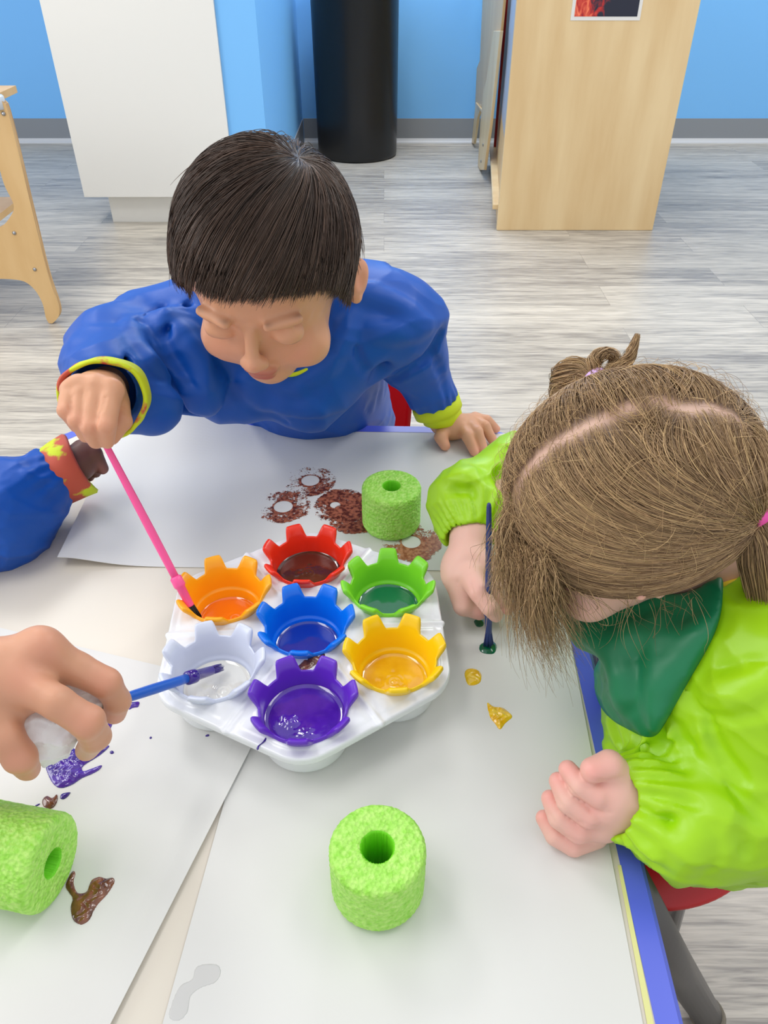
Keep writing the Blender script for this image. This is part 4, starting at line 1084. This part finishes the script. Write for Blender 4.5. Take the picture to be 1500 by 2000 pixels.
for e in (-1, 1):
    hp = gpel+V(0, e*.05, 0); kn = V(.17, .48+e*.075, .335); an = V(.19, .48+e*.075, .07)
    gb += [('add', cap(hp, kn, .056, .040), .02), ('add', cap(kn, an, .038, .025), .01), ('add', cap(an+V(0, 0, -.03), an+V(-.08, 0, -.043), .024, .022), .01)]
# her left fist at the table edge (thumb on top)
def PL(lst, zs): return [P(a, b, z) for (a, b), z in zip(lst, zs)]
gl = [('add', cap(gL_wr, P(1196, 1548, .548), .0205, .0225), .008), ('add', cap(P(1196, 1535, .547), P(1176, 1592, .556), .0200, .0190), .008)]
gl += finger(PL([(1205, 1545), (1168, 1552), (1133, 1534), (1109, 1503)], [.5400, .5340, .5350, .5420]), [.0105, .0092, .0082, .0066], .003, .0009)
gl += finger(PL([(1196, 1580), (1150, 1592), (1110, 1566), (1090, 1526)], [.5460, .5400, .5410, .5480]), [.0110, .0094, .0084, .0066], .003, .0006)
gl += finger(PL([(1180, 1606), (1130, 1622), (1092, 1597), (1074, 1560)], [.5540, .5480, .5490, .5550]), [.0108, .0092, .0082, .0064], .003, .0006)
gl += finger(PL([(1162, 1630), (1120, 1650), (1084, 1632), (1062, 1598)], [.5620, .5570, .5575, .5620]), [.0100, .0084, .0074, .0060], .003, .0006)
gl += finger(PL([(1212, 1520), (1190, 1494), (1158, 1504)], [.5400, .5310, .5290]), [.0120, .0102, .0088], .004, .0014)
# her right hand pinching the navy brush
gr = [('add', cap(gR_wr, P(914, 1092, .737), .0185, .0215), .008), ('add', cap(P(900, 1115, .732), P(935, 1112, .732), .0195, .0185), .01)]
gr += [('add', cap(P(898, 1130, .727), P(906, 1182, .722), .0155, .0105), .006), ('add', cap(P(906, 1182, .722), P(936, 1196, .724), .0095, .0075), .002)]
gr += finger([P(920, 1126, .7150), P(936, 1158, .6960), P(956, 1186, .6920), P(968, 1201, .6980)], [.0125, .0094, .0080, .0068], .005, .0008)
gr += finger(PL([(940, 1122), (962, 1148), (974, 1172)], [.7270, .7230, .7230]), [.0125, .0095, .0078], .005, .0014)
gr += finger(PL([(948, 1110), (976, 1140), (982, 1176), (990, 1187)], [.7360, .7330, .7290, .7270]), [.0125, .0092, .0080, .0068], .005, .0014)
gb += gl+gr
gb += folds(gb, [[(1205, 1590), (1153, 1581), (1112, 1541), (1098, 1518)], [(1175, 1618), (1130, 1608), (1095, 1573), (1080, 1550)], [(1140, 1648), (1106, 1636), (1080, 1604), (1069, 1585)], [(1222, 1518), (1197, 1525), (1168, 1526), (1150, 1520)], [(917, 1122), (921, 1151), (932, 1180), (950, 1203)], [(960, 1135), (966, 1155), (980, 1184)], [(893, 1130), (895, 1160), (905, 1188)]], r=.0013, k=.0016, off=-.0003)
sg = Hg.spots(brow=(.35, .22, .14), lip=(.6, .22, .2))
for q_ in [(1109, 1500, .538), (1088, 1522, .545), (1072, 1556, .552), (1058, 1594, .560), (1154, 1506, .523), (968, 1204, .713), (991, 1189, .724), (938, 1197, .72)]: sg += fspots(P(*q_), .009, (.86, .34, .30), .6)
for q_ in [(1168, 1552, .528), (1150, 1592, .535), (1130, 1622, .54), (1120, 1650, .55), (930, 1160, .70), (1190, 1494, .52)]: sg += fspots(P(*q_), .014, (.84, .36, .32), .35)
v_, f_ = sdf_mesh(gb, .0014, (.02, .20, -.01), (.46, .76, .86))
girl = np_mesh('person', v_, f_, M['skin'], None, cshade(v_, SK_GIRL, sg))
girl['label'] = 'fair haired toddler with two pigtails in a lime and green smock painting at the right'; girl['category'] = 'person'

# girl smock
gtorso = [('add', cap(V(.285, .430, .585), V(.330, .485, .38), .094, .105), 0),
          ('add', cap(V(.262, .385, .600), V(.270, .38, .50), .070, .085), .04),
          ('add', cap(V(.255, .355, .56), V(.262, .35, .48), .055, .06), .04)]
gs = list(gtorso)
gs += [('add', cap(gN+V(.02, 0, -.01), gL_sh, .060, .056), .03), ('add', cap(gN+V(.02, 0, -.01), gR_sh, .060, .050), .03)]
gs += [('add', cap(gL_sh, P(1520, 1540, .545), .054, .046), .03), ('add', cap(P(1520, 1560, .545), P(1370, 1580, .548), .046, .044), .02), ('add', cap(P(1370, 1580, .548), P(1240, 1560, .552), .044, .029), .02)]
gs += [('add', cap(P(1330, 1630, .56), P(1328, 1702, .575), .030, .006), .02), ('add', cap(P(1490, 1610, .57), P(1500, 1640, .575), .034, .026), .02)]
gs += [('add', cap(gR_sh, gR_el, .045, .038), .02), ('add', cap(gR_el, P(915, 985, .775), .036, .037), .02), ('add', cap(P(915, 985, .775), P(922, 1025, .757), .036, .029), .015)]
gs += vly([(1290, 1470, .535), (1350, 1490, .515), (1420, 1545, .50)], .006, .014)
gs += vly([(1240, 1500, .52), (1300, 1560, .505), (1340, 1640, .52)], .003, .010)
gs += vly([(1000, 880, .76), (975, 935, .755), (985, 990, .75)], .005, .012)
gs += vly([(930, 925, .75), (965, 950, .735)], .005, .010)
gs += folds(gs, [[(1318, 1412), (1331, 1447), (1348, 1477), (1322, 1503)], [(1257, 1470), (1288, 1450), (1320, 1473)], [(1327, 1490), (1370, 1525), (1426, 1551), (1500, 1605)],
                 [(1370, 1535), (1413, 1590), (1448, 1624), (1457, 1670)], [(1257, 1581), (1314, 1629), (1294, 1675)], [(1353, 1362), (1413, 1321), (1480, 1300)], [(928, 917), (950, 940), (976, 969)], [(880, 960), (905, 950), (935, 965)],
                 [(1215, 1235), (1212, 1310), (1200, 1390)], [(1340, 1280), (1290, 1340), (1225, 1365)], [(1385, 1400), (1400, 1470), (1450, 1530)], [(1290, 1530), (1340, 1570), (1400, 1640)]])
gs += folds(gs, [[(1340, 1490), (1380, 1560), (1430, 1610)], [(1366, 1611), (1340, 1659), (1322, 1720)], [(1240, 1510), (1290, 1530), (1330, 1560)], [(1380, 1340), (1430, 1350), (1490, 1330)], [(1250, 1250), (1245, 1320), (1270, 1400)], [(900, 930), (940, 950), (960, 1000)], [(1240, 1600), (1290, 1640), (1320, 1690)]], r=.006, k=.013, off=.004, kind='add')
gs += [wrinkle(.11, .0035, 2.9), wrinkle(.045, .0024, .6)]
gs += [gather(P(1300, 1575, .55), P(1238, 1558, .549), 20, .0018, .016), gather(P(912, 985, .775), P(923, 1028, .752), 22, .0016, .014)]
gs += [('sub', cap(Hg.w(0, -.02, -.05), gN, .046, .040), .004)]
gs += [('sub', cap(P(1225, 1560, .549), P(1200, 1555, .547), .0215, .027), .002), ('sub', cap(P(922, 1025, .757), P(921, 1060, .745), .020, .026), .002)]
v_, f_ = sdf_mesh(gs, .0022, (.02, .20, .24), (.48, .80, .74))
np_mesh('smock', v_, f_, M['lime'], girl)
# bib: green front panel lying over the chest
gs_full = list(gs)
bb = [('add', (lambda p: sdf_eval(gs_full, p)-.0050), 0)]
bb += [('add', cap(P(1150, 1215, .60), P(1330, 1200, .58), .022, .022), .03), ('add', cap(P(1290, 1330, .565), P(1292, 1438, .575), .030, .006), .02)]
bb += folds(bb, [[(1150, 1230), (1210, 1290), (1215, 1380)], [(1300, 1210), (1290, 1300), (1285, 1420)], [(1380, 1220), (1330, 1290), (1290, 1340)], [(1210, 1250), (1270, 1240), (1340, 1250)]], r=.005, k=.014, off=.0035, kind='add')
bb += [('int', ball(P(1270, 1290, .57), .115), .004)]
def viewcut(a, b, flip=1):
    """vertical-ish cutting plane through two picture points at chest depth"""
    A_, B_ = P(a[0], a[1], .56), P(b[0], b[1], .56); n_ = np.cross(B_-A_, ray((a[0]+b[0])/2, (a[1]+b[1])/2)); return half((A_+B_)/2, n_*flip)
def cutop(a, b, inside, k=.004):
    h = viewcut(a, b); s_ = 1 if h(P(*inside, .56)[None].astype(np.float32))[0] < 0 else -1
    return ('int', (lambda p: h(p)*s_), k)
ins = (1270, 1260)
bb += [cutop((1412, 1160), (1408, 1240), ins), cutop((1408, 1240), (1350, 1345), ins, .010), cutop((1100, 1220), (1190, 1420), ins), cutop((1352, 1340), (1275, 1470), ins, .010), cutop((1180, 1405), (1290, 1462), ins, .012)]
v_, f_ = sdf_mesh(bb, .0022, (.02, .20, .30), (.48, .70, .74))
np_mesh('bib', v_, f_, M['bib'], girl)
cl_ = spline([P(1310, 1180, .575), P(1365, 1166, .545), P(1420, 1148, .533), P(1475, 1126, .540), P(1510, 1075, .59), P(1450, 1050, .64), P(1350, 1090, .63)], 8, True)
tube('collar', list(cl_)+[cl_[0]], .0045, M['ytrim'], girl, 10)
tro = [('add', cap(gpel, gpel+V(-.01, 0, .04), .085, .08), 0)]
for e in (-1, 1):
    hp = gpel+V(0, e*.05, 0); kn = V(.17, .48+e*.075, .335); an = V(.19, .48+e*.075, .09)
    tro += [('add', cap(hp, kn, .064, .048), .02), ('add', cap(kn, an, .047, .034), .01)]
v_, f_ = sdf_mesh(tro+[wrinkle(.07, .003, 2.)], .004, (.05, .2, -.01), (.5, .7, .55)); np_mesh('trousers', v_, f_, M['jeans'], girl)
for e in (-1, 1):
    an = V(.19, .48+e*.075, .07); so = [('add', cap(an+V(.005, 0, -.035), an+V(-.085, 0, -.040), .032, .030), .01), ('int', half(V(0, 0, .002), V(0, 0, -1)), .001)]
    v_, f_ = sdf_mesh(so, .004, (0, .3, -.01), (.3, .6, .15)); np_mesh('shoe', v_, f_, M['shoe'], girl)

# girl hair
HR = Hg; rG = Hg.r+.0045
def hit(px, py):
    d = ray(px, py)@Hg.A; o_ = (C0-Hg.c)@Hg.A-Hg.oc; a = d/rG; b_ = o_/rG
    A2, B2, C2 = a@a, 2*a@b_, b_@b_-1; disc = B2*B2-4*A2*C2
    t = (-B2-math.sqrt(disc))/(2*A2) if disc > 0 else -B2/(2*A2)
    return nrm((o_+d*t)/rG)*rG          # local, relative to oc
def proj(p, h):
    q = p/rG; q = q/np.linalg.norm(q, axis=-1, keepdims=True); return q*(rG+h[..., None])
part_px = [(1000, 985), (1020, 930), (1060, 880), (1120, 842), (1180, 812), (1240, 786), (1290, 776), (1335, 794), (1390, 792), (1440, 812)]
part = np.array([hit(*q) for q in part_px])
tieN = hit(1466, 1003)*1.02; tieF = hit(1166, 742)*1.03
tieN = loc(Hg, P(1448, 1003, .486))-Hg.oc; tieF = loc(Hg, P(1163, 742, .552))-Hg.oc
# plane of the parting
n0 = np.cross(part[2], part[7]); n0 = nrm(n0); n0 = n0*(1 if n0@tieN > 0 else -1)
NG = 26000; rs = np.random.default_rng(5)
q = rs.normal(0, 1, (NG, 3)); q /= np.linalg.norm(q, axis=1)[:, None]; root = q*rG
pp = spline(part, 8); dpart = np.min(np.linalg.norm(root[:, None]-pp[None], axis=2), axis=1)
z_ = root[:, 2]; y_ = root[:, 1]
yn = y_/rG[1]
hairline = np.interp(yn, [-1, -.6, -.2, .05, .3, .6, .8, 1], [-.055, -.058, -.056, -.052, -.036, -.018, .002, .024])
okm = z_ > hairline
# bare strip along the parting
okm &= ~((dpart < .0022) & (rs.uniform(0, 1, NG) < .9))
root = root[okm]; dpart = dpart[okm]
side = root@n0; nearest = pp[np.argmin(np.linalg.norm(root[:, None]-pp[None], axis=2), axis=1)]
def make_side(rt, nr, tie, K=16, spread=.0035):
    N = len(rt); rs2 = np.random.default_rng(9)
    away = rt-nr; dist = np.linalg.norm(away, axis=1, keepdims=True)
    perp = np.where(dist > .004, away/(dist+1e-9), np.sign(tie@n0)*n0[None])
    L = np.linalg.norm(tie-rt, axis=1, keepdims=True)
    wgt = .50*np.exp(-(dist/.050)**2)+.10
    fwdb = np.clip(rt[:, 1:2]/rG[1], 0, 1)
    ctrl = rt+perp*L*wgt+rs2.normal(0, .003, (N, 3))+np.array([[0, .0, -.012]])*fwdb*L/.1
    end = tie[None]+rs2.normal(0, spread, (N, 3))*np.array([[.8, 1, .8]])
    s = np.linspace(0, 1, K)[None, :, None]
    B = (1-s)**2*rt[:, None]+2*s*(1-s)*ctrl[:, None]+s*s*end[:, None]
    lay = rs2.uniform(0, 1, N); ss = s[..., 0]
    h = (.0008+.0045*lay[:, None])*np.sin(np.pi*np.clip(ss, 0, 1))**.5+.0008*np.sin(lay*50)[:, None]*ss
    S_ = proj(B, h); w2 = smooth01((ss-.86)/.14)[..., None]
    S_ = S_*(1-w2)+B*w2
    return (S_+Hg.oc)@Hg.A.T+Hg.c
nm = side > 0
SA = make_side(root[nm], nearest[nm], tieN); SB = make_side(root[~nm], nearest[~nm], tieF)
S = np.concatenate([SA, SB]); NSg = len(S)
def gcol(n, rs_): 
    a = np.array(lin(168, 136, 98)[:3]); b = np.array(lin(128, 100, 72)[:3]); c = np.array(lin(208, 176, 126)[:3]); t = rs_.uniform(0, 1, (n, 1))
    col = np.where(t < .5, b+(a-b)*(t/.5), a+(c-a)*((t-.5)/.5)**1.5); return col*rs_.lognormal(0, .15, (n, 1))
prof = np.interp(np.linspace(0, 1, 16), [0, .15, .8, 1], [.00018, .00027, .00026, .00022])
# scalp cap under the strands
nu, nv = 120, 70; uu, vv = np.meshgrid(np.linspace(0, 2*math.pi, nu, endpoint=False), np.linspace(.01, 2.3, nv), indexing='ij')
qq = np.stack([np.sin(vv)*np.sin(uu), np.sin(vv)*np.cos(uu), np.cos(vv)], -1); pc = (qq*(Hg.r+.0022)).reshape(-1, 3)
hl = np.interp(pc[:, 1]/rG[1], [-1, -.6, -.2, .05, .3, .6, .8, 1], [-.050, -.050, -.030, -.016, -.012, .010, .026, .034])+.001
dp_ = np.min(np.linalg.norm((pc/Hg.r*rG)[:, None]-pp[None], axis=2), axis=1)
ia = np.arange(nu)[:, None]; ja = np.arange(nv-1)[None]
fc = np.stack([ia*nv+ja, ia*nv+ja+1, ((ia+1) % nu)*nv+ja+1, ((ia+1) % nu)*nv+ja], -1).reshape(-1, 4)
kp = (pc[fc, 2] > hl[fc]).all(1); fc = fc[kp]
wsc = np.exp(-(dp_/.0065)**2)[:, None]
ccol = np.array(lin(118, 92, 66)[:3])*(1-wsc)+np.array(lin(226, 186, 166)[:3])*wsc
hg = np_mesh('hair', (pc+Hg.oc)@Hg.A.T+Hg.c, fc, M['hairc'], girl, ccol)
strands_mesh('hair_strands', S, prof, gcol(NSg, rs), M['hairc'], hg)
# loose fringe hanging from the front hairline towards the table, and wisps
def loose(N, starts, endf, K=14, sag=.02, r0=.00020, seed=3, name='loose_strands', curl=.004):
    rs3 = np.random.default_rng(seed); idx = rs3.integers(0, len(starts), N); a = starts[idx]+rs3.normal(0, .004, (N, 3)); b = endf(rs3, N, idx, a)
    mid = endf.__dict__['mid'](rs3, N, idx, a, b) if 'mid' in endf.__dict__ else (a+b)/2
    s = np.linspace(0, 1, K)[None, :, None]; B = (1-s)**2*a[:, None]+2*s*(1-s)*mid[:, None]+s*s*b[:, None]
    ph = rs3.uniform(0, 6.28, (N, 1, 3)); B = B+curl*s*np.sin(s*rs3.uniform(2, 7, (N, 1, 1))+ph)
    return strands_mesh(name, B, np.interp(np.linspace(0, 1, K), [0, .5, 1], [r0, r0, r0*.35]), gcol(N, rs3), M['hairc'], hg)
st_ = np.array([P(a, b, z) for a, b, z in [(1000, 1010, .54), (996, 1050, .535), (1010, 1070, .52), (1035, 1080, .508), (1060, 1085, .50), (1015, 980, .53)]])
def ef(rs3, N, idx, a):
    e_ = np.array([P(1015, 1150, .56), P(1035, 1190, .57), P(1065, 1225, .57), P(1085, 1260, .57), P(1088, 1190, .545), P(1005, 1120, .56)])[idx]
    return e_+rs3.normal(0, 1, (N, 3))*V(.012, .012, .012)
ef.mid = lambda rs3, N, idx, a, b: (a+b)/2+V(-.004, 0, .010)+cdir*.020+rs3.normal(0, .005, (N, 3))
loose(1500, st_, ef)
ef2_e = np.array([P(1010, 1190, .60), P(1060, 1290, .625), P(1090, 1310, .63), P(1040, 1230, .62), P(1100, 1260, .60), P(990, 1120, .60)])
def ef2(rs3, N, idx, a): return ef2_e[idx]+rs3.normal(0, .012, (N, 3))
ef2.mid = ef.mid
loose(260, st_, ef2, seed=8, curl=.008)
# hair falling past the cheek
st3 = np.array([P(a, b, z) for a, b, z in [(1150, 1160, .505), (1220, 1165, .50), (1290, 1165, .50), (1340, 1160, .505), (1110, 1150, .515)]])
e3 = np.array([P(1180, 1245, .54), P(1240, 1250, .53), (P(1300, 1255, .53)), P(1360, 1240, .53), P(1150, 1225, .55)])
def ef3(rs3, N, idx, a): return e3[idx]+rs3.normal(0, .012, (N, 3))
ef3.mid = lambda rs3, N, idx, a, b: (a+b)/2+rs3.normal(0, .010, (N, 3))
loose(60, st3, ef3, seed=12, curl=.003, r0=.00016)
# flyaways all over
def fly(N, seed):
    rs3 = np.random.default_rng(seed); q = rs3.normal(0, 1, (N, 3)); q[:, 2] = np.abs(q[:, 2])*1.0-.1; q /= np.linalg.norm(q, axis=1)[:, None]; a = q*rG
    d = rs3.normal(0, 1, (N, 3)); d -= q*(d*q).sum(1)[:, None]; d /= np.linalg.norm(d, axis=1)[:, None]; L = rs3.uniform(.02, .05, (N, 1))
    s = np.linspace(0, 1, 10)[None, :, None]; lift = rs3.uniform(.003, .011, (N, 1, 1))
    B = proj(a[:, None]+d[:, None]*L[:, None]*s, np.zeros((N, 10)))
    B = B+q[:, None]*lift*np.sin(s*2.2)+.0025*np.sin(s*rs3.uniform(3, 8, (N, 1, 1))+rs3.uniform(0, 6, (N, 1, 3)))*s
    return strands_mesh('flyaway_strands', (B+Hg.oc)@Hg.A.T+Hg.c, np.full(10, .00011), gcol(N, rs3)*1.2, M['hairc'], hg)
fly(900, 21)
def bundle(ctrl, r_, N, seed, name='pigtail', K=22, taper=.35):
    rs3 = np.random.default_rng(seed); c = spline(ctrl, 10); c = np.stack([np.interp(np.linspace(0, 1, K), np.linspace(0, 1, len(c)), c[:, k]) for k in range(3)], 1)
    t = np.gradient(c, axis=0); t /= np.linalg.norm(t, axis=1)[:, None]; u = np.cross(t, V(.3, .2, 1)); u /= np.linalg.norm(u, axis=1)[:, None]; w = np.cross(t, u)
    a = rs3.uniform(0, 2*math.pi, N); rr = np.sqrt(rs3.uniform(0, 1, N)); s = np.linspace(0, 1, K)
    R_ = np.interp(s, np.linspace(0, 1, len(r_)), r_)
    x = (rr*np.cos(a))[:, None]*R_; y = (rr*np.sin(a))[:, None]*R_
    B = c[None]+x[..., None]*u[None]+y[..., None]*w[None]+.0012*np.sin(s[None, :, None]*rs3.uniform(3, 9, (N, 1, 1))+rs3.uniform(0, 6, (N, 1, 3)))
    return strands_mesh(name, B, np.interp(s, [0, .8, 1], [.00026, .00026, .0001]), gcol(N, rs3), M['hairc'], hg)
tF = Hg.c+Hg.A@(tieF+Hg.oc); tN = Hg.c+Hg.A@(tieN+Hg.oc)
bundle([P(1205, 765, .545), P(1185, 752, .545), tF, P(1145, 730, .562), P(1115, 742, .578), P(1100, 785, .590)], [.010, .006, .0045, .010, .016, .010], 1100, 31)
bundle([tF, P(1160, 705, .550), P(1185, 688, .550), P(1202, 700, .550), P(1188, 728, .552)], [.004, .005, .0035, .003, .003], 220, 32)
bundle([tF, P(1195, 728, .550), P(1225, 705, .546), P(1245, 655, .542)], [.004, .005, .004, .0008], 260, 33)
bundle([P(1420, 997, .488), tN, P(1472, 1006, .486), P(1486, 1036, .488), P(1492, 1100, .497), P(1500, 1180, .51)], [.010, .006, .010, .016, .012], 900, 34)
ringband('hair_tie', tF, P(1185, 755, .545)-P(1145, 722, .562), .0078, .0078, .0060, .0026, M['lilac'], girl, seed=.5)
ringband('hair_tie', P(1472, 1006, .486), P(1492, 1026, .487)-P(1452, 992, .486), .0100, .0100, .0110, .0035, M['pinke'], girl, seed=1.5, wob=.06)

# navy brush held upright
bt = T(954, 1262, .5035); be = P(955, 982, .640)
be = P(955, 982, .655)
brush(bt, be, 0, M['navyp'], 'navy blue paint brush standing upright in the girl right hand', r=.0031, bl=.016, bm=M['navyp'], bw=.005, fer=.028)

# ------------------------------------------------------------------ adult hand
ad = []
wrA = P(-95, 1330, .50)
ad += [('add', cap(V(-.53, .15, .74), wrA, .042, .027), .01), ('add', cap(V(-.56, -.16, 1.02), V(-.53, .15, .74), .052, .042), .01)]
ad += [('add', ell(P(-10, 1330, .515), V(.046, .034, .018), frame_z(ray(0, 1330)) if False else None), .02)]
kn = {'i': P(82, 1268, .505), 'm': P(38, 1330, .497), 'r': P(-8, 1385, .502), 'l': P(-40, 1440, .512)}
for k_, q_ in kn.items(): ad += [('add', cap(wrA, q_, .024, .0135), .012)]
ad += finger([kn['i'], P(150, 1305, .515), P(207, 1335, .520), P(228, 1368, .535), P(222, 1394, .548)], [.0140, .0105, .0098, .0090, .0080], .008, .003)
ad += finger([kn['m'], P(112, 1372, .487), P(172, 1410, .492), P(186, 1440, .512), P(172, 1462, .528)], [.0140, .0108, .0102, .0095, .0082], .008, .003)
ad += finger([kn['r'], P(12, 1440, .492), P(38, 1478, .498), P(52, 1498, .515)], [.0138, .0110, .0108, .0090], .008, .003)
ad += finger([kn['l'], P(-62, 1500, .505), P(-50, 1540, .52)], [.0125, .0098, .0080], .008, .003)
# thumb underneath, meeting the brush
ad += finger([P(-30, 1350, .535), P(70, 1400, .560), P(150, 1400, .563), P(200, 1385, .560)], [.020, .0135, .0120, .0095], .01, .003)
sa = []
for q_ in [(95, 1262, .492), (45, 1325, .485), (205, 1332, .510), (172, 1405, .482), (36, 1475, .488)]: sa += [(P(*q_), .013, (.70, .28, .20), .35)]
for q_ in [(222, 1402, .54), (52, 1512, .51)]: sa += [(P(*q_), .010, (.80, .34, .28), .45)]
sa += [(P(176, 1462, .515), .010, (.62, .46, .36), .5)]
def tend(p, d): return (-.0006*np.cos(p[:, 0]*160+p[:, 1]*230)).astype(np.float32)
v_, f_ = sdf_mesh(ad+[('disp', tend, 0)], .0014, (-.66, -.24, .50), (.0, .50, 1.12))
adult = np_mesh('person', v_, f_, M['skin'], None, cshade(v_, SK_AD, sa))
adult['label'] = 'adult hand reaching in from the left, holding a blue brush wrapped in tissue'; adult['category'] = 'person'
# tissue bunched in the fingers
ti = [('add', cap(P(150, 1355, .540), P(90, 1420, .530), .018, .020), 0), ('add', cap(P(88, 1425, .530), P(100, 1442, .542), .019, .014), .01), ('add', cap(P(150, 1350, .545), P(180, 1362, .548), .013, .008), .01),
      ('add', cap(P(85, 1415, .518), P(62, 1425, .520), .014), .01)]
ti += [wrinkle(.022, .004, 3.), wrinkle(.010, .0014, 1.)]
v_, f_ = sdf_mesh(ti, .0012, (-.30, .2, .5), (.0, .5, .8))
tag(np_mesh('tissue', v_, f_, M['tissue']), 'crumpled white tissue bunched between the adult fingers', 'tissue')
# blue brush, its ferrule and bristles covered with purple
tw = P(434, 1303, .667); ew = P(205, 1376, .556)
brush(tw, ew+nrm(ew-tw)*.05, 0, M['bluep'], 'blue paint brush with purple covered bristles over the white cup', r=.0040, bl=.014, bm=dpurp, bw=.0042, fer=.030, paint=dpurp)

# ------------------------------------------------------------------ child at the left edge
lw = P(150, 905, .845)
lc = [('add', cap(P(-260, 1080, .80), lw, .028, .019), 0), ('add', cap(lw, P(168, 892, .850), .0185, .017), .008)]
lc += finger([P(166, 880, .848), P(184, 886, .846), P(200, 915, .856)], [.0120, .0088, .0068], .004, .0012)
lc += finger([P(160, 890, .852), P(180, 902, .853), P(186, 922, .862)], [.0115, .0085, .0066], .004, .0012)
lc += finger([P(155, 900, .858), P(172, 916, .860), P(174, 930, .868)], [.0110, .0080, .0062], .004, .0012)
lc += finger([P(150, 905, .862), P(162, 926, .866), P(160, 938, .872)], [.0105, .0075, .0060], .004, .0012)
lc += finger([P(160, 878, .852), P(176, 872, .858), P(186, 884, .866)], [.0110, .0080, .0064], .004, .0012)
v_, f_ = sdf_mesh(lc, .0014, (-.65, .45, .48), (-.25, 1.0, .72))
kid = np_mesh('person', v_, f_, M['skin'], None, cshade(v_, SK_DARK, [(P(203, 918, .85), .01, (.35, .14, .12), .6)]))
kid['label'] = 'child arm in a blue smock sleeve with paint stained cuff at the left edge'; kid['category'] = 'person'
ks = [('add', cap(P(-300, 1110, .79), P(0, 1000, .815), .066, .054), 0), ('add', cap(P(0, 1000, .815), P(85, 944, .832), .054, .030), .02), ('add', cap(P(-40, 1030, .83), P(50, 985, .84), .05, .030), .02)]
ks += vly([(-10, 930, .755), (50, 905, .775), (95, 895, .80)], .005, .012)
ks += [wrinkle(.085, .006, 2.2), wrinkle(.036, .0018, 3.), gather(P(0, 1000, .815), P(105, 930, .838), 14, .0009, .03)]
v_, f_ = sdf_mesh(ks, .0024, (-.75, .40, .48), (-.2, 1.0, .80))
np_mesh('smock_sleeve', v_, f_, M['blue'], kid)
M['cuffk'] = cuffmat(); cr0 = [n for n in M['cuffk'].node_tree.nodes if n.type == 'VALTORGB'][0]; cr0.color_ramp.elements[0].position = .40; cr0.color_ramp.elements[1].position = .47
ringband('cuff', P(126, 920, .845), P(170, 900, .852)-P(90, 942, .835), .0330, .0315, .034, .005, M['cuffk'], kid, seed=2., wob=.03, flare=.004)

# ================================================================== CHAIRS
def chair(c, face, label, bh=.27):
    """small moulded chair: seat shell, curved back, four tube legs; face = direction the sitter looks"""
    root = empty('child_chair', (c[0], c[1], 0), label, 'chair', 'small red chairs'); f3 = nrm(V(face[0], face[1], 0)); s3 = V(-f3[1], f3[0], 0); A = np.stack([s3, f3, V(0, 0, 1)], 1)
    w = lambda x, y, z: V(c[0], c[1], 0)+A@V(x, y, z)
    so = [('add', ell(w(0, 0, .262), V(.165, .160, .030), A), 0), ('sub', ell(w(0, 0, .325), V(.165, .165, .055), A), .01), ]
    v_, f_ = sdf_mesh(so, .003, (c[0]-.25, c[1]-.25, .2), (c[0]+.25, c[1]+.25, .33)); np_mesh('seat', v_, f_, M['redchair'], root)
    nb = 26; v = []; fs = []
    for side_ in (0, 1):
        for j in range(13):
            z = .275+bh*j/12; ww = .150-.03*max(0, (j-8)/4)**2-.02*(1-j/12)
            for i_ in range(nb+1):
                u = -1+2*i_/nb; x = ww*u; y = -.150-.035*(j/12)+.045*u*u+side_*.009
                v.append(w(x, y, z-(.02*u*u if j == 12 else 0)))
    n1 = nb+1; O = n1*13
    for j in range(12):
        for i_ in range(nb):
            a = j*n1+i_; fs += [(a, a+1, a+n1+1, a+n1), (O+a, O+a+n1, O+a+n1+1, O+a+1)]
    for i_ in range(nb): fs += [(i_, O+i_, O+i_+1, i_+1), (12*n1+i_, 12*n1+i_+1, O+12*n1+i_+1, O+12*n1+i_)]
    for j in range(12): a = j*n1; fs += [(a, a+n1, O+a+n1, O+a), (a+nb, O+a+nb, O+a+n1+nb, a+n1+nb)]
    py_mesh('backrest', v, fs, M['redchair'], root, smooth=True)
    for sx in (-1, 1):
        for sy in (-1, 1):
            lg = tube('leg', [w(sx*.07, sy*.07, .25), w(sx*.085, sy*.085, .02)], [.010, .010], M['steel'], root, 14)
            lathe('foot', [(0, 0), (.013, 0), (.013, .018), (.010, .024), (0, .024)], M['black'], lg, 16, w(sx*.086, sy*.086, 0))
    return root
chair((-.085, 1.10), (0, -1), 'red moulded plastic child chair behind the boy in the blue smock')
chair((.275, .525), (-1, 0), 'red moulded plastic child chair under the girl in the lime smock', .22)
